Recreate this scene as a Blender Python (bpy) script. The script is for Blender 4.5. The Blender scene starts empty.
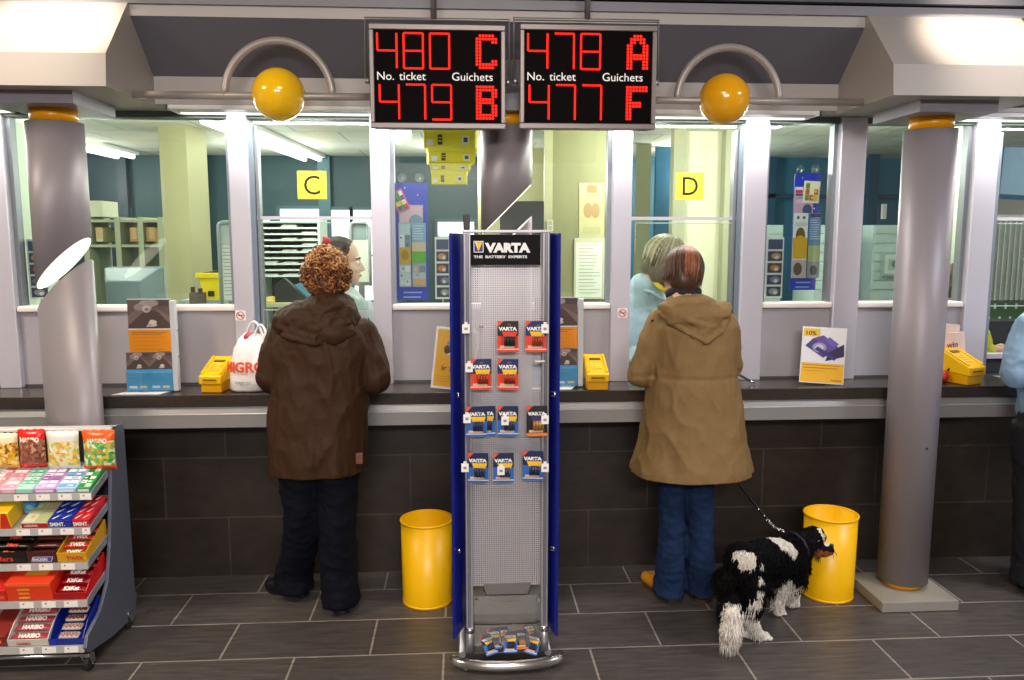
import bpy, bmesh, math, random
from math import pi, sin, cos, radians as R
from mathutils import Vector as V, Matrix, Euler, noise
random.seed(7)
SC = bpy.context.scene
COL = SC.collection
# ------------------------------------------------------------------ camera
FPX, PIT, YAW, HC = 797.0, .1274, .0613, 1.68
_cy, _sy, _cp, _sp = cos(YAW), sin(YAW), cos(PIT), sin(PIT)
FWD = V((_sy*_cp, _cy*_cp, -_sp)); RGT = V((_cy, -_sy, 0)); UPV = RGT.cross(FWD)
CAM = V((0, 0, HC))
def ray(px, py): return FWD + RGT*((px-512)/FPX) + UPV*((340-py)/FPX)
def at(px, py, Y):                 # point of the plane y = Y seen at this place
    d = ray(px, py); return CAM + d*(Y/d.y)
def az(px, py, Z=0.0):             # point of the level z = Z
    d = ray(px, py); return CAM + d*((Z-HC)/d.z)
def ax(px, py, X):
    d = ray(px, py); return CAM + d*(X/d.x)
cd = bpy.data.cameras.new('camera'); cam = bpy.data.objects.new('camera', cd); COL.objects.link(cam)
cd.sensor_width = 36; cd.lens = FPX/1024*36; cd.clip_start = .05; cd.clip_end = 60
m3 = Matrix((RGT, UPV, -FWD)).transposed()
cam.matrix_world = Matrix.Translation(CAM) @ m3.to_4x4()
SC.camera = cam
# ------------------------------------------------------------------ materials
def lin(h):
    h = h.lstrip('#'); o = []
    for i in (0, 2, 4):
        c = int(h[i:i+2], 16)/255
        o.append(c/12.92 if c <= .04045 else ((c+.055)/1.055)**2.4)
    return tuple(o) + (1,)
MC = {}
def nd(nt, t, **kw):
    n = nt.nodes.new(t)
    for k, v in kw.items():
        if k in n.inputs: n.inputs[k].default_value = v
        else: setattr(n, k, v)
    return n
def mat(hexc, rough=.5, metal=0.0, var=.10, scale=14.0, bump=0.0, bscale=60.0, emit=0.0, spec=.5, stretch=None):
    key = (hexc, rough, metal, var, scale, bump, bscale, emit, spec, stretch)
    if key in MC: return MC[key]
    m = bpy.data.materials.new('m_' + hexc); m.use_nodes = True
    nt = m.node_tree; b = nt.nodes['Principled BSDF']; L = nt.links.new
    c = lin(hexc)
    b.inputs['Roughness'].default_value = rough; b.inputs['Metallic'].default_value = metal
    b.inputs['Specular IOR Level'].default_value = spec
    tc = nd(nt, 'ShaderNodeTexCoord'); src = tc.outputs['Object']
    if stretch:
        mp = nd(nt, 'ShaderNodeMapping'); mp.inputs['Scale'].default_value = stretch
        L(src, mp.inputs['Vector']); src = mp.outputs['Vector']
    if var > 0:
        n = nd(nt, 'ShaderNodeTexNoise', Scale=scale, Detail=4.0); L(src, n.inputs['Vector'])
        mx = nd(nt, 'ShaderNodeMix', data_type='RGBA')
        mx.inputs['A'].default_value = tuple(max(0, x*(1-var)) for x in c[:3]) + (1,)
        mx.inputs['B'].default_value = tuple(min(1, x*(1+var)) for x in c[:3]) + (1,)
        A = [i for i in mx.inputs if i.name == 'A' and i.type == 'RGBA'][0]; B = [i for i in mx.inputs if i.name == 'B' and i.type == 'RGBA'][0]
        A.default_value = tuple(max(0, x*(1-var)) for x in c[:3]) + (1,); B.default_value = tuple(min(1, x*(1+var)) for x in c[:3]) + (1,)
        L(n.outputs['Fac'], mx.inputs['Factor'])
        L([o for o in mx.outputs if o.type == 'RGBA'][0], b.inputs['Base Color'])
    else:
        b.inputs['Base Color'].default_value = c
    if bump > 0:
        n2 = nd(nt, 'ShaderNodeTexNoise', Scale=bscale, Detail=5.0); L(src, n2.inputs['Vector'])
        bp = nd(nt, 'ShaderNodeBump', Strength=bump, Distance=.01); L(n2.outputs['Fac'], bp.inputs['Height']); L(bp.outputs['Normal'], b.inputs['Normal'])
    if emit > 0:
        b.inputs['Emission Color'].default_value = c; b.inputs['Emission Strength'].default_value = emit
    MC[key] = m
    return m
def tile_mat(name, base, var, mortar, rough, ox, oy, axes, w=.6, h=.305, ms=.005, streak=(2, 18, 2), con=1.0):
    m = bpy.data.materials.new(name); m.use_nodes = True
    nt = m.node_tree; b = nt.nodes['Principled BSDF']; L = nt.links.new
    tc = nd(nt, 'ShaderNodeTexCoord'); sp = nd(nt, 'ShaderNodeSeparateXYZ'); L(tc.outputs['Object'], sp.inputs[0])
    cb = nd(nt, 'ShaderNodeCombineXYZ')
    for i, (a, o) in enumerate(zip(axes, (ox, oy))):
        mt = nd(nt, 'ShaderNodeMath', operation='SUBTRACT'); L(sp.outputs[a], mt.inputs[0]); mt.inputs[1].default_value = o
        L(mt.outputs[0], cb.inputs[i])
    br = nd(nt, 'ShaderNodeTexBrick', offset=.5, offset_frequency=2, squash=1.0)
    br.inputs['Scale'].default_value = 1; br.inputs['Brick Width'].default_value = w; br.inputs['Row Height'].default_value = h
    br.inputs['Mortar Size'].default_value = ms; br.inputs['Mortar Smooth'].default_value = .1; br.inputs['Bias'].default_value = 0
    L(cb.outputs[0], br.inputs['Vector'])
    br.inputs['Color1'].default_value = lin(base); br.inputs['Color2'].default_value = lin(var); br.inputs['Mortar'].default_value = lin(mortar)
    mp = nd(nt, 'ShaderNodeMapping'); mp.inputs['Scale'].default_value = streak; L(tc.outputs['Object'], mp.inputs['Vector'])
    n = nd(nt, 'ShaderNodeTexNoise', Scale=3.0, Detail=8.0, Roughness=.65); L(mp.outputs['Vector'], n.inputs['Vector'])
    rp = nd(nt, 'ShaderNodeValToRGB'); rp.color_ramp.elements[0].position = .3; rp.color_ramp.elements[1].position = .72
    rp.color_ramp.elements[0].color = (1-.45*con,)*3+(1,); rp.color_ramp.elements[1].color = (1+.35*con, 1+.33*con, 1+.3*con, 1)
    L(n.outputs['Fac'], rp.inputs[0])
    mx = nd(nt, 'ShaderNodeMix', data_type='RGBA', blend_type='MULTIPLY'); mx.inputs['Factor'].default_value = 1
    A = [i for i in mx.inputs if i.name == 'A' and i.type == 'RGBA'][0]; B = [i for i in mx.inputs if i.name == 'B' and i.type == 'RGBA'][0]
    L(br.outputs['Color'], A); L(rp.outputs['Color'], B); L([o for o in mx.outputs if o.type == 'RGBA'][0], b.inputs['Base Color'])
    b.inputs['Roughness'].default_value = rough
    bp = nd(nt, 'ShaderNodeBump', Strength=.25, Distance=.004, invert=True); L(br.outputs['Fac'], bp.inputs['Height']); L(bp.outputs['Normal'], b.inputs['Normal'])
    return m
def glass_mat(name, tint=(.93, .97, .95), refl=.04, rough=0.0, edge=.75):
    m = bpy.data.materials.new(name); m.use_nodes = True; nt = m.node_tree; L = nt.links.new
    nt.nodes.remove(nt.nodes['Principled BSDF']); out = nt.nodes['Material Output']
    tr = nd(nt, 'ShaderNodeBsdfTransparent'); tr.inputs[0].default_value = tint + (1,)
    gl = nd(nt, 'ShaderNodeBsdfGlossy'); gl.inputs['Roughness'].default_value = rough
    lw = nd(nt, 'ShaderNodeLayerWeight'); pw = nd(nt, 'ShaderNodeMath', operation='POWER'); pw.inputs[1].default_value = 4
    ma = nd(nt, 'ShaderNodeMath', operation='MULTIPLY_ADD'); ma.inputs[1].default_value = edge; ma.inputs[2].default_value = refl
    L(lw.outputs['Facing'], pw.inputs[0]); L(pw.outputs[0], ma.inputs[0])
    mx = nd(nt, 'ShaderNodeMixShader'); L(ma.outputs[0], mx.inputs[0]); L(tr.outputs[0], mx.inputs[1]); L(gl.outputs[0], mx.inputs[2]); L(mx.outputs[0], out.inputs[0])
    return m
def perf_mat(name, hexc, pitch=.006, hole=.34):
    m = bpy.data.materials.new(name); m.use_nodes = True; nt = m.node_tree; L = nt.links.new
    b = nt.nodes['Principled BSDF']; out = nt.nodes['Material Output']
    b.inputs['Base Color'].default_value = lin(hexc); b.inputs['Metallic'].default_value = .6; b.inputs['Roughness'].default_value = .42
    tc = nd(nt, 'ShaderNodeTexCoord'); sp = nd(nt, 'ShaderNodeSeparateXYZ'); L(tc.outputs['Object'], sp.inputs[0])
    parts = []
    for a in ('X', 'Z'):
        d = nd(nt, 'ShaderNodeMath', operation='DIVIDE'); L(sp.outputs[a], d.inputs[0]); d.inputs[1].default_value = pitch
        f = nd(nt, 'ShaderNodeMath', operation='FRACT'); L(d.outputs[0], f.inputs[0])
        s = nd(nt, 'ShaderNodeMath', operation='SUBTRACT'); L(f.outputs[0], s.inputs[0]); s.inputs[1].default_value = .5
        q = nd(nt, 'ShaderNodeMath', operation='MULTIPLY'); L(s.outputs[0], q.inputs[0]); L(s.outputs[0], q.inputs[1]); parts.append(q)
    ad = nd(nt, 'ShaderNodeMath', operation='ADD'); L(parts[0].outputs[0], ad.inputs[0]); L(parts[1].outputs[0], ad.inputs[1])
    lt = nd(nt, 'ShaderNodeMath', operation='LESS_THAN'); L(ad.outputs[0], lt.inputs[0]); lt.inputs[1].default_value = hole*hole
    tr = nd(nt, 'ShaderNodeBsdfTransparent'); mx = nd(nt, 'ShaderNodeMixShader')
    L(lt.outputs[0], mx.inputs[0]); L(b.outputs[0], mx.inputs[1]); L(tr.outputs[0], mx.inputs[2]); L(mx.outputs[0], out.inputs[0])
    return m
def vor_mat(pal, scale=70.0, rough=.3):              # irregular patches of the palette: a printed or filled packet
    key = (tuple(pal), scale)
    if key in MC: return MC[key]
    m = bpy.data.materials.new('packet_print'); m.use_nodes = True; nt = m.node_tree; b = nt.nodes['Principled BSDF']; L = nt.links.new
    tc = nd(nt, 'ShaderNodeTexCoord'); ns = nd(nt, 'ShaderNodeTexNoise', Scale=scale*.8, Detail=2.0); L(tc.outputs['Object'], ns.inputs['Vector'])
    ad = nd(nt, 'ShaderNodeVectorMath', operation='MULTIPLY_ADD'); L(ns.outputs['Color'], ad.inputs[0]); ad.inputs[1].default_value = (.02, .02, .02); L(tc.outputs['Object'], ad.inputs[2])
    vo = nd(nt, 'ShaderNodeTexVoronoi', Scale=scale); L(ad.outputs[0], vo.inputs['Vector']); sp = nd(nt, 'ShaderNodeSeparateColor'); L(vo.outputs['Color'], sp.inputs[0])
    rp = nd(nt, 'ShaderNodeValToRGB'); cr = rp.color_ramp; cr.interpolation = 'CONSTANT'
    while len(cr.elements) < len(pal): cr.elements.new(.5)
    for i, h in enumerate(pal): cr.elements[i].position = i/len(pal); cr.elements[i].color = lin(h)
    L(sp.outputs[0], rp.inputs[0]); L(rp.outputs[0], b.inputs['Base Color']); b.inputs['Roughness'].default_value = rough
    MC[key] = m; return m
# ------------------------------------------------------------------ mesh builder
class MB:
    def __init__(s): s.v = []; s.f = []; s.mi = []; s.sm = []; s.mats = []
    def k(s, m):
        if m not in s.mats: s.mats.append(m)
        return s.mats.index(m)
    def face(s, idx, m, sm=False): s.f.append(tuple(idx)); s.mi.append(s.k(m)); s.sm.append(sm)
    def add(s, pts): b = len(s.v); s.v += [V(p) for p in pts]; return b
    def box(s, x0, y0, z0, x1, y1, z1, m, M=None):
        P = [V((x, y, z)) for z in (z0, z1) for y in (y0, y1) for x in (x0, x1)]
        if M is not None: P = [M @ p for p in P]
        b = s.add(P)
        for q in ((0, 2, 3, 1), (4, 5, 7, 6), (0, 1, 5, 4), (2, 6, 7, 3), (0, 4, 6, 2), (1, 3, 7, 5)): s.face([b+i for i in q], m)
        return s
    def cbox(s, c, d, m, M=None):
        return s.box(c[0]-d[0]/2, c[1]-d[1]/2, c[2]-d[2]/2, c[0]+d[0]/2, c[1]+d[1]/2, c[2]+d[2]/2, m, M)
    def poly(s, pts, m): b = s.add(pts); s.face(range(b, b+len(pts)), m); return s
    def prism(s, pts, d, m, mcap=None):            # polygon swept along the vector d
        n = len(pts); b = s.add(pts); s.add([V(p)+V(d) for p in pts])
        s.face([b+i for i in range(n)][::-1], mcap or m); s.face([b+n+i for i in range(n)], mcap or m)
        for i in range(n): s.face((b+i, b+(i+1) % n, b+n+(i+1) % n, b+n+i), m)
        return s
    def loft(s, rings, m, caps=True, closed=False, sm=True, mfun=None):
        n = len(rings[0]); bs = [s.add(r) for r in rings]
        nr = len(rings)
        for a in range(nr if closed else nr-1):
            p, q = bs[a], bs[(a+1) % nr]
            for i in range(n):
                j = (i+1) % n; s.face((p+i, p+j, q+j, q+i), mfun(a, i) if mfun else m, sm)
        if caps and not closed:
            s.face([bs[0]+i for i in range(n)][::-1], m, False); s.face([bs[-1]+i for i in range(n)], m, False)
        return s
    def tube(s, path, r, m, n=10, caps=True, closed=False, sm=True, flat=1.0):
        path = [V(p) for p in path]; N = len(path); rings = []; prev = None
        for i, p in enumerate(path):
            if closed: t = path[(i+1) % N]-path[i-1]
            else: t = path[min(i+1, N-1)]-path[max(i-1, 0)]
            t.normalize()
            if prev is None:
                a = V((0, 0, 1)) if abs(t.z) < .9 else V((1, 0, 0))
                u = t.cross(a).normalized()
            else:
                u = (prev-t*prev.dot(t)).normalized()
            prev = u; w = t.cross(u)
            rr = r[i] if isinstance(r, (list, tuple)) else r
            rings.append([p+(u*cos(2*pi*k/n)+w*sin(2*pi*k/n)*flat)*rr for k in range(n)])
        return s.loft(rings, m, caps, closed, sm)
    def lathe(s, prof, m, c=(0, 0, 0), n=32, caps=True, sm=True, M=None):
        rings = []
        for r, z in prof:
            g = [V((c[0]+r*cos(2*pi*k/n), c[1]+r*sin(2*pi*k/n), c[2]+z)) for k in range(n)]
            rings.append([M @ p for p in g] if M is not None else g)
        return s.loft(rings, m, caps, False, sm)
    def ball(s, c, r, m, nu=24, nv=14, M=None):
        r = (r, r, r) if not isinstance(r, (tuple, list)) else r
        c = V(c); rings = []
        for j in range(1, nv):
            th = pi*j/nv
            g = [V((r[0]*sin(th)*cos(2*pi*i/nu), r[1]*sin(th)*sin(2*pi*i/nu), -r[2]*cos(th))) for i in range(nu)]
            rings.append([c+(M @ p if M is not None else p) for p in g])
        b = len(s.v); s.loft(rings, m, False)
        bot = V((0, 0, -r[2])); top = V((0, 0, r[2]))
        i0 = s.add([c+(M @ bot if M is not None else bot), c+(M @ top if M is not None else top)])
        l = b+(nv-2)*nu
        for i in range(nu):
            s.face((i0, b+(i+1) % nu, b+i), m, True); s.face((i0+1, l+i, l+(i+1) % nu), m, True)
        return s
    def mesh_in(s, me, m, M=None, sm=False):
        b = s.add([(M @ v.co if M is not None else v.co) for v in me.vertices])
        for p in me.polygons: s.face([b+i for i in p.vertices], m, sm)
        return s
    def text(s, txt, size, m, M, ext=.0004, bold=0.0, ax='LEFT', sx=1.0, shear=0.0):
        cu = bpy.data.curves.new('t', 'FONT'); cu.body = txt; cu.size = size; cu.extrude = ext; cu.offset = bold; cu.align_x = ax; cu.shear = shear
        cu.resolution_u = 3
        o = bpy.data.objects.new('t', cu); COL.objects.link(o)
        dg = bpy.context.evaluated_depsgraph_get(); me = bpy.data.meshes.new_from_object(o.evaluated_get(dg))
        s.mesh_in(me, m, M @ Matrix.Diagonal((sx, 1, 1, 1)))
        bpy.data.objects.remove(o); bpy.data.curves.remove(cu); bpy.data.meshes.remove(me)
        return s
    def build(s, name, parent=None, local=False, bevel=0.0, seg=2):
        me = bpy.data.meshes.new(name); me.from_pydata([tuple(v) for v in s.v], [], s.f)
        for m in s.mats: me.materials.append(m)
        me.polygons.foreach_set('material_index', s.mi); me.polygons.foreach_set('use_smooth', s.sm)
        bm = bmesh.new(); bm.from_mesh(me); bmesh.ops.recalc_face_normals(bm, faces=bm.faces); bm.to_mesh(me); bm.free()
        return link_mesh(name, me, parent, local, bevel, seg)
def wm(o):                                           # world matrix without waiting for the depsgraph
    m = Matrix.LocRotScale(o.location, o.rotation_euler, o.scale)
    return wm(o.parent) @ o.matrix_parent_inverse @ m if o.parent else m
def link_mesh(name, me, parent=None, local=False, bevel=0.0, seg=2):
    o = bpy.data.objects.new(name, me); COL.objects.link(o)
    if parent is not None:
        o.parent = parent
        if not local: o.matrix_parent_inverse = wm(parent).inverted()
    if bevel > 0:
        b = o.modifiers.new('bevel', 'BEVEL'); b.width = bevel; b.segments = seg; b.limit_method = 'ANGLE'; b.angle_limit = R(35)
    return o
def tag(o, label=None, cat=None, group=None, kind=None):
    if label: o['label'] = label
    if cat: o['category'] = cat
    if group: o['group'] = group
    if kind: o['kind'] = kind
    return o
def thing(name, label, cat, loc=(0, 0, 0), rz=0.0, group=None, rot=None):
    o = bpy.data.objects.new(name, None); COL.objects.link(o); o.empty_display_size = .1
    o.location = loc; o.rotation_euler = rot if rot else (0, 0, rz)
    return tag(o, label, cat, group)
def copy_tree(o, parent=None, kids=None):
    c = o.copy(); COL.objects.link(c)
    if parent is not None:
        mi = o.matrix_parent_inverse.copy(); c.parent = parent; c.matrix_parent_inverse = mi
    for ch in [x for x in bpy.data.objects if x.parent == o]: copy_tree(ch, c)
    return c
def struct(o): o['kind'] = 'structure'; return o
# frames: card plane facing the viewer (x right, y up, z towards -Y world)
def facing(p, rz=0.0, tilt=0.0):                     # local x -> +X, local y -> up, local z -> towards the hall
    return Matrix.Translation(V(p)) @ Matrix.Rotation(rz, 4, 'Z') @ Matrix.Rotation(-tilt, 4, 'X') @ Matrix.Rotation(pi/2, 4, 'X')
# ------------------------------------------------------------------ soft bodies: overlapping volumes merged into one skin
def temp_eval(mb, mods):
    me = bpy.data.meshes.new('tmp'); me.from_pydata([tuple(v) for v in mb.v], [], mb.f)
    bm = bmesh.new(); bm.from_mesh(me); bmesh.ops.recalc_face_normals(bm, faces=bm.faces); bm.to_mesh(me); bm.free()
    o = bpy.data.objects.new('tmp', me); COL.objects.link(o)
    for t, kw in mods:
        md = o.modifiers.new(t, t)
        for k, v in kw.items(): setattr(md, k, v)
    dg = bpy.context.evaluated_depsgraph_get(); r = bpy.data.meshes.new_from_object(o.evaluated_get(dg))
    bpy.data.objects.remove(o); bpy.data.meshes.remove(me)
    return r
NOM = mat('888888')
class Blob:
    def __init__(s): s.parts = []
    def _new(s): m = MB(); s.parts.append(m); return m
    def ell(s, c, r, rot=None): s._new().ball(c, r, NOM, 20, 12, Euler(rot).to_matrix() if rot else None); return s
    def chain(s, pts, n=14, flat=1.0):               # (x,y,z,r) joints: rounded, tapering limb
        P = [V(p[:3]) for p in pts]; rr = [p[3] for p in pts]
        for p, r in zip(P, rr): s.ell(p, r*1.0)
        Q, q = [P[0]], [rr[0]]
        for i in range(len(P)-1):
            for t in (.33, .67, 1.0): Q.append(P[i].lerp(P[i+1], t)); q.append(rr[i]+(rr[i+1]-rr[i])*t)
        s._new().tube(Q, q, NOM, n, True, False, True, flat); return s
    def rings(s, rows, n=24, pw=2.0):                # rows: (centre, rx, ry[, rz-turn]) horizontal rings, superellipse
        g = []
        for row in rows:
            c, rx, ry = V(row[0]), row[1], row[2]; tn = row[3] if len(row) > 3 else 0
            ring = []
            for k in range(n):
                a = 2*pi*k/n; ca, sa = cos(a), sin(a)
                x = rx*math.copysign(abs(ca)**(2/pw), ca); y = ry*math.copysign(abs(sa)**(2/pw), sa)
                ring.append(c+V((x*cos(tn)-y*sin(tn), x*sin(tn)+y*cos(tn), 0)))
            g.append(ring)
        s._new().loft(g, NOM); return s
    def mesh(s, voxel=.008, smooth=6, disp=None, dec=None):
        t = MB()
        for p in s.parts:                            # each piece keeps outward normals of its own
            b = t.add(p.v)
            for f in p.f: t.face([b+i for i in f], NOM)
        mods = [('REMESH', dict(mode='VOXEL', voxel_size=voxel)), ('SMOOTH', dict(factor=.5, iterations=smooth))]
        if dec: mods.append(('DECIMATE', dict(ratio=dec)))
        me = temp_eval(t, mods)
        if disp:
            ns = [v.normal.copy() for v in me.vertices]
            for v, n in zip(me.vertices, ns): v.co = v.co+n*disp(v.co.copy(), n)
        me.polygons.foreach_set('use_smooth', [True]*len(me.polygons))
        return me
def skin(name, me, mats, parent=None, mfun=None):
    if not isinstance(mats, (list, tuple)): mats = [mats]
    for m in mats: me.materials.append(m)
    if mfun: me.polygons.foreach_set('material_index', [mfun(p.center, p.normal) for p in me.polygons])
    me.name = name
    return link_mesh(name, me, parent)
def n3(p, s=1.0, o=0.0): return noise.noise(V((p.x*s+o, p.y*s-o, p.z*s+o*.7)))
# ------------------------------------------------------------------ shared materials
FLOOR = tile_mat('floor_tiles', '#585250', '#4e4846', '#9a9188', .42, -1.29, 3.687, ('X', 'Y'), .6, .3055, .0045)
WTILE = tile_mat('wall_tiles', '#30261f', '#28201a', '#463a31', .45, -.87, 0.0, ('X', 'Z'), .6, .305, .004, (3, 3, 5))
GREYP = mat('#aaa5ab', .42, 0, .05, 6)
ALU = mat('#c6c2cc', .35, .25, .04, 6)
ALUD = mat('#8a9096', .38, .4, .05, 8)
HOODM = mat('#a79f99', .5, 0, .03, 4)
SOFF = mat('#626069', .55, 0, .05, 3)
TUBEM = mat('#8d8589', .46, .2, .04, 5)
YEL = mat('#ffc000', .36, 0, .03, 6)
YELR = mat('#f0a000', .3, 0, .04, 8)
STONE = mat('#3a322c', .22, 0, .35, 55, .05, 90)
GLASS = glass_mat('window_glass', (.93, .97, .95), .055)
ACRY = glass_mat('acrylic', (.95, .96, .96), .05, .03, .5)
WHITE = mat('#f1efec', .5, 0, .02, 10)
PAPER = mat('#e8e6df', .7, 0, .03, 15)
BLACK = mat('#17161a', .45, 0, .1, 20)
RUBBER = mat('#1d1c1d', .7, 0, .1, 30)
CHROME = mat('#d2cfcc', .18, .95, .03, 10)
STEEL = mat('#a7a3a1', .32, .8, .04, 8)
TEAL = mat('#193e46', .6, 0, .08, 2)
CREAM = mat('#b9b58c', .6, 0, .03, 3)
CREAMD = mat('#a5a277', .6, 0, .03, 3)
OGREY = mat('#9fb0ad', .55, 0, .05, 4)
CEILT = None
YW = 3.89; ZC = .972; YCF = 3.635; ZS = 1.362; ZH = 2.262
# ------------------------------------------------------------------ hall shell
m = MB(); m.box(-5, -3.5, -.06, 5, 8.1, 0, FLOOR); struct(m.build('floor'))
m = MB(); m.box(-5, YW, 0, 5, YW+.06, .813, WTILE); struct(m.build('wall_front'))
HW = mat('#a8a29c', .7, 0, .04, 3)
m = MB(); m.box(-5.1, -3.5, 0, -5, 8.1, 3.3, HW); struct(m.build('wall_left'))
m = MB(); m.box(5, -3.5, 0, 5.1, 8.1, 3.3, HW); struct(m.build('wall_right'))
m = MB(); m.box(-5.1, -3.6, 0, 5.1, -3.5, 3.3, HW); struct(m.build('wall_back'))
m = MB(); m.box(-5.1, -3.6, 3.3, 5.1, 3.6, 3.36, mat('#c9c6c2', .7)); struct(m.build('ceiling'))
# sloping panel, light band and soffit above the windows (one profile along the hall)
prof = [(3.47, 2.577), (3.69, 2.381), (3.69, 2.263), (3.95, 2.263), (3.95, 2.66), (3.47, 2.66)]
m = MB(); P = [V((-5, y, z)) for y, z in prof]; n = len(P); b = m.add(P); m.add([p+V((10, 0, 0)) for p in P])
BANDM = mat('#b1aaa6', .45, 0, .03, 3); SOFM = mat('#a6aba8', .5, 0, .03, 3)
fm = [SOFF, BANDM, SOFM, SOFF, SOFF, BANDM]
for i in range(n): m.face((b+i, b+(i+1) % n, b+n+(i+1) % n, b+n+i), fm[i])
m.face([b+i for i in range(n)], SOFF); m.face([b+n+i for i in range(n)], SOFF)
struct(m.build('trim_1'))
m = MB(); m.box(-5, 3.455, 2.622, 5, 3.6, 2.66, mat('#858289', .5)); m.box(-5, 3.48, 2.66, 5, 3.6, 2.668, BLACK); m.box(-5, 3.43, 2.668, 5, 3.6, 3.3, mat('#55545d', .5)); struct(m.build('trim_2'))
# boxed hoods over the three columns
COLX = (-1.685, .191, 2.075); COLY = 3.50; CR = .111
def hood(i, cx):
    m = MB(); a, b2 = cx-.342, cx+.342
    pr = [(3.203, 2.25), (3.217, 2.374), (3.452, 2.621), (3.70, 2.621), (3.70, 2.25)]
    m.prism([(a, y, z) for y, z in pr], (b2-a, 0, 0), HOODM)
    struct(m.build('trim_%d' % i))
    m = MB(); m.box(cx-.17, 3.305, 2.203, cx+.17, 3.69, 2.25, mat('#858088', .5)); return m
for i, cx in enumerate(COLX):
    if i != 1: struct(hood(3+2*i, cx).build('trim_%d' % (4+2*i)))
m = MB(); m.box(.05, 3.36, 2.2, .33, 3.69, 2.40, mat('#6f6c72', .5)); struct(m.build('trim_5'))
# ------------------------------------------------------------------ windows of the counter front
MUL = [(-2.195, -2.097), (-1.088, -1.0), (-.4325, -.343), (.724, .818), (1.369, 1.484), (1.843, 1.971), (2.526, 2.646), (3.33, 3.44)]
SASH = mat('#7f8c98', .4, .3, .05, 6); LEDGE = mat('#efe6e2', .5, 0, .02, 6)
HEADM = mat('#5d6b68', .5, .1, .08, 9)
EDGE = mat('#9fc4b4', .2, 0, .03, 9)
def window(i, xa, xb, kind, left_mul=None, right_mul=None):
    w = struct(thing('window_%d' % i, None, None, ((xa+xb)/2, YW, ZC)))
    for q in (left_mul, right_mul):
        if q:
            m = MB(); m.box(q[0], 3.862, ZC, q[1], 3.955, ZH, ALU); m.build('mullion', w, bevel=.004)
    m = MB(); m.box(xa, 3.885, 2.238, xb, 3.95, ZH, HEADM); m.box(xa, 3.880, 2.232, xb, 3.955, 2.239, HEADM); m.build('head_rail', w)
    m = MB()
    if kind == 'fixed':
        m.box(xa, 3.93, ZS-.01, xb, 3.938, 2.236, GLASS); m.build('pane', w)
        m = MB(); m.box(xa, 3.90, ZC, xb, 3.945, ZS-.03, GREYP); m.build('sill_panel', w)
        m = MB(); m.box(xa, 3.868, ZS-.03, xb, 3.955, ZS, LEDGE); m.build('ledge', w, bevel=.009, seg=3)
        m = MB(); m.box(xa, 3.90, ZS, xa+.02, 3.95, 2.234, ALUD); m.box(xb-.02, 3.90, ZS, xb, 3.95, 2.234, ALUD); m.build('stile', w)
    else:
        zb = 1.775
        m.box(xa, 3.93, zb, xb, 3.938, 2.236, GLASS); m.build('pane', w)
        m = MB(); m.box(xa, 3.905, zb-.008, xb, 3.95, zb+.008, ALU); m.build('cross_bar', w)
        m = MB(); m.box(xa+.03, 3.908, 1.335, xb-.03, 3.914, 1.752, GLASS); m.box(xa+.03, 3.907, 1.75, xb-.03, 3.915, 1.755, EDGE); m.box(xa+.03, 3.907, 1.332, xb-.03, 3.915, 1.337, EDGE); m.build('sliding_pane', w)
        m = MB()
        for s, d in {2: ((xa, 1),), 4: ((xb, -1),)}.get(i, ((xa, 1), (xb, -1))):
            m.box(min(s, s+d*.022), 3.885, ZC, max(s, s+d*.022), 3.955, 2.2, SASH); m.box(min(s+d*.026, s+d*.04), 3.90, ZC, max(s+d*.026, s+d*.04), 3.95, 2.2, ALUD)
        m.build('stile', w)
    return w
for i in range(7):
    xa, xb = MUL[i][1], MUL[i+1][0]
    window(i+1, xa, xb, 'fixed' if i in (0, 2, 4, 5) else 'open', MUL[i], MUL[7] if i == 6 else None)
m = MB(); m.box(-3.2, 3.93, ZS, -2.196, 3.938, 2.24, GLASS); m.box(-3.2, 3.9, ZC, -2.196, 3.95, ZS, GREYP); struct(m.build('window_8'))
# strip lamps let into the soffit
def strip(x0, x1, lab):
    t = thing('strip_light', lab, 'ceiling light', ((x0+x1)/2, 3.775, 2.262), group=None)
    m = MB(); m.box(x0+.008, 3.703, 2.250, x1-.008, 3.866, 2.2625, mat('#c9d2d2', .35, .2)); m.box(x0+.015, 3.84, 2.2475, x1-.015, 3.862, 2.2505, mat('#fdfbf2', .4, emit=2.2)); m.build('diffuser', t)
    m = MB()
    for yy in (3.695, 3.866): m.box(x0, yy, 2.244, x1, yy+.008, 2.2635, WHITE)
    for xx in (x0, x1-.008): m.box(xx, 3.695, 2.244, xx+.008, 3.874, 2.2635, WHITE)
    m.build('frame', t)
strip(-1.30, .02, 'long strip light in the soffit above window C, behind the yellow globe')
strip(.36, 1.66, 'long strip light in the soffit above window D, behind the orange globe')
strip(2.42, 3.5, 'short end of a strip light over the window right of the uncut column')
strip(-3.2, -2.03, 'strip light end beside the slanted column at the upper edge of the wall')
# ------------------------------------------------------------------ counter
t = thing('counter', 'long dark stone service counter with a grey metal apron', 'counter', (0, 3.76, .79))
m = MB(); m.box(-5, YCF, ZC-.054, 5, 3.90, ZC, STONE); m.build('worktop', t, bevel=.003)
APR = mat('#9c9896', .4, .35, .05, 5)
m = MB(); m.prism([(-5, 3.655, .918), (-5, 3.64, .882), (-5, 3.64, .819), (-5, 3.66, .814), (-5, 3.885, .814), (-5, 3.885, .918)], (10, 0, 0), APR); m.build('apron', t)
m = MB(); m.tube([(-5, 3.641, .881), (5, 3.641, .881)], .004, mat('#d8d5d2', .3, .4), 8); m.build('crease_line', t)  # thin pale tube drawn along the crease of the apron
m = MB(); m.box(-5, 3.896, ZC, 5, 3.903, ZC+.012, mat('#4a4a50', .5)); m.build('back_strip', t)
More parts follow.
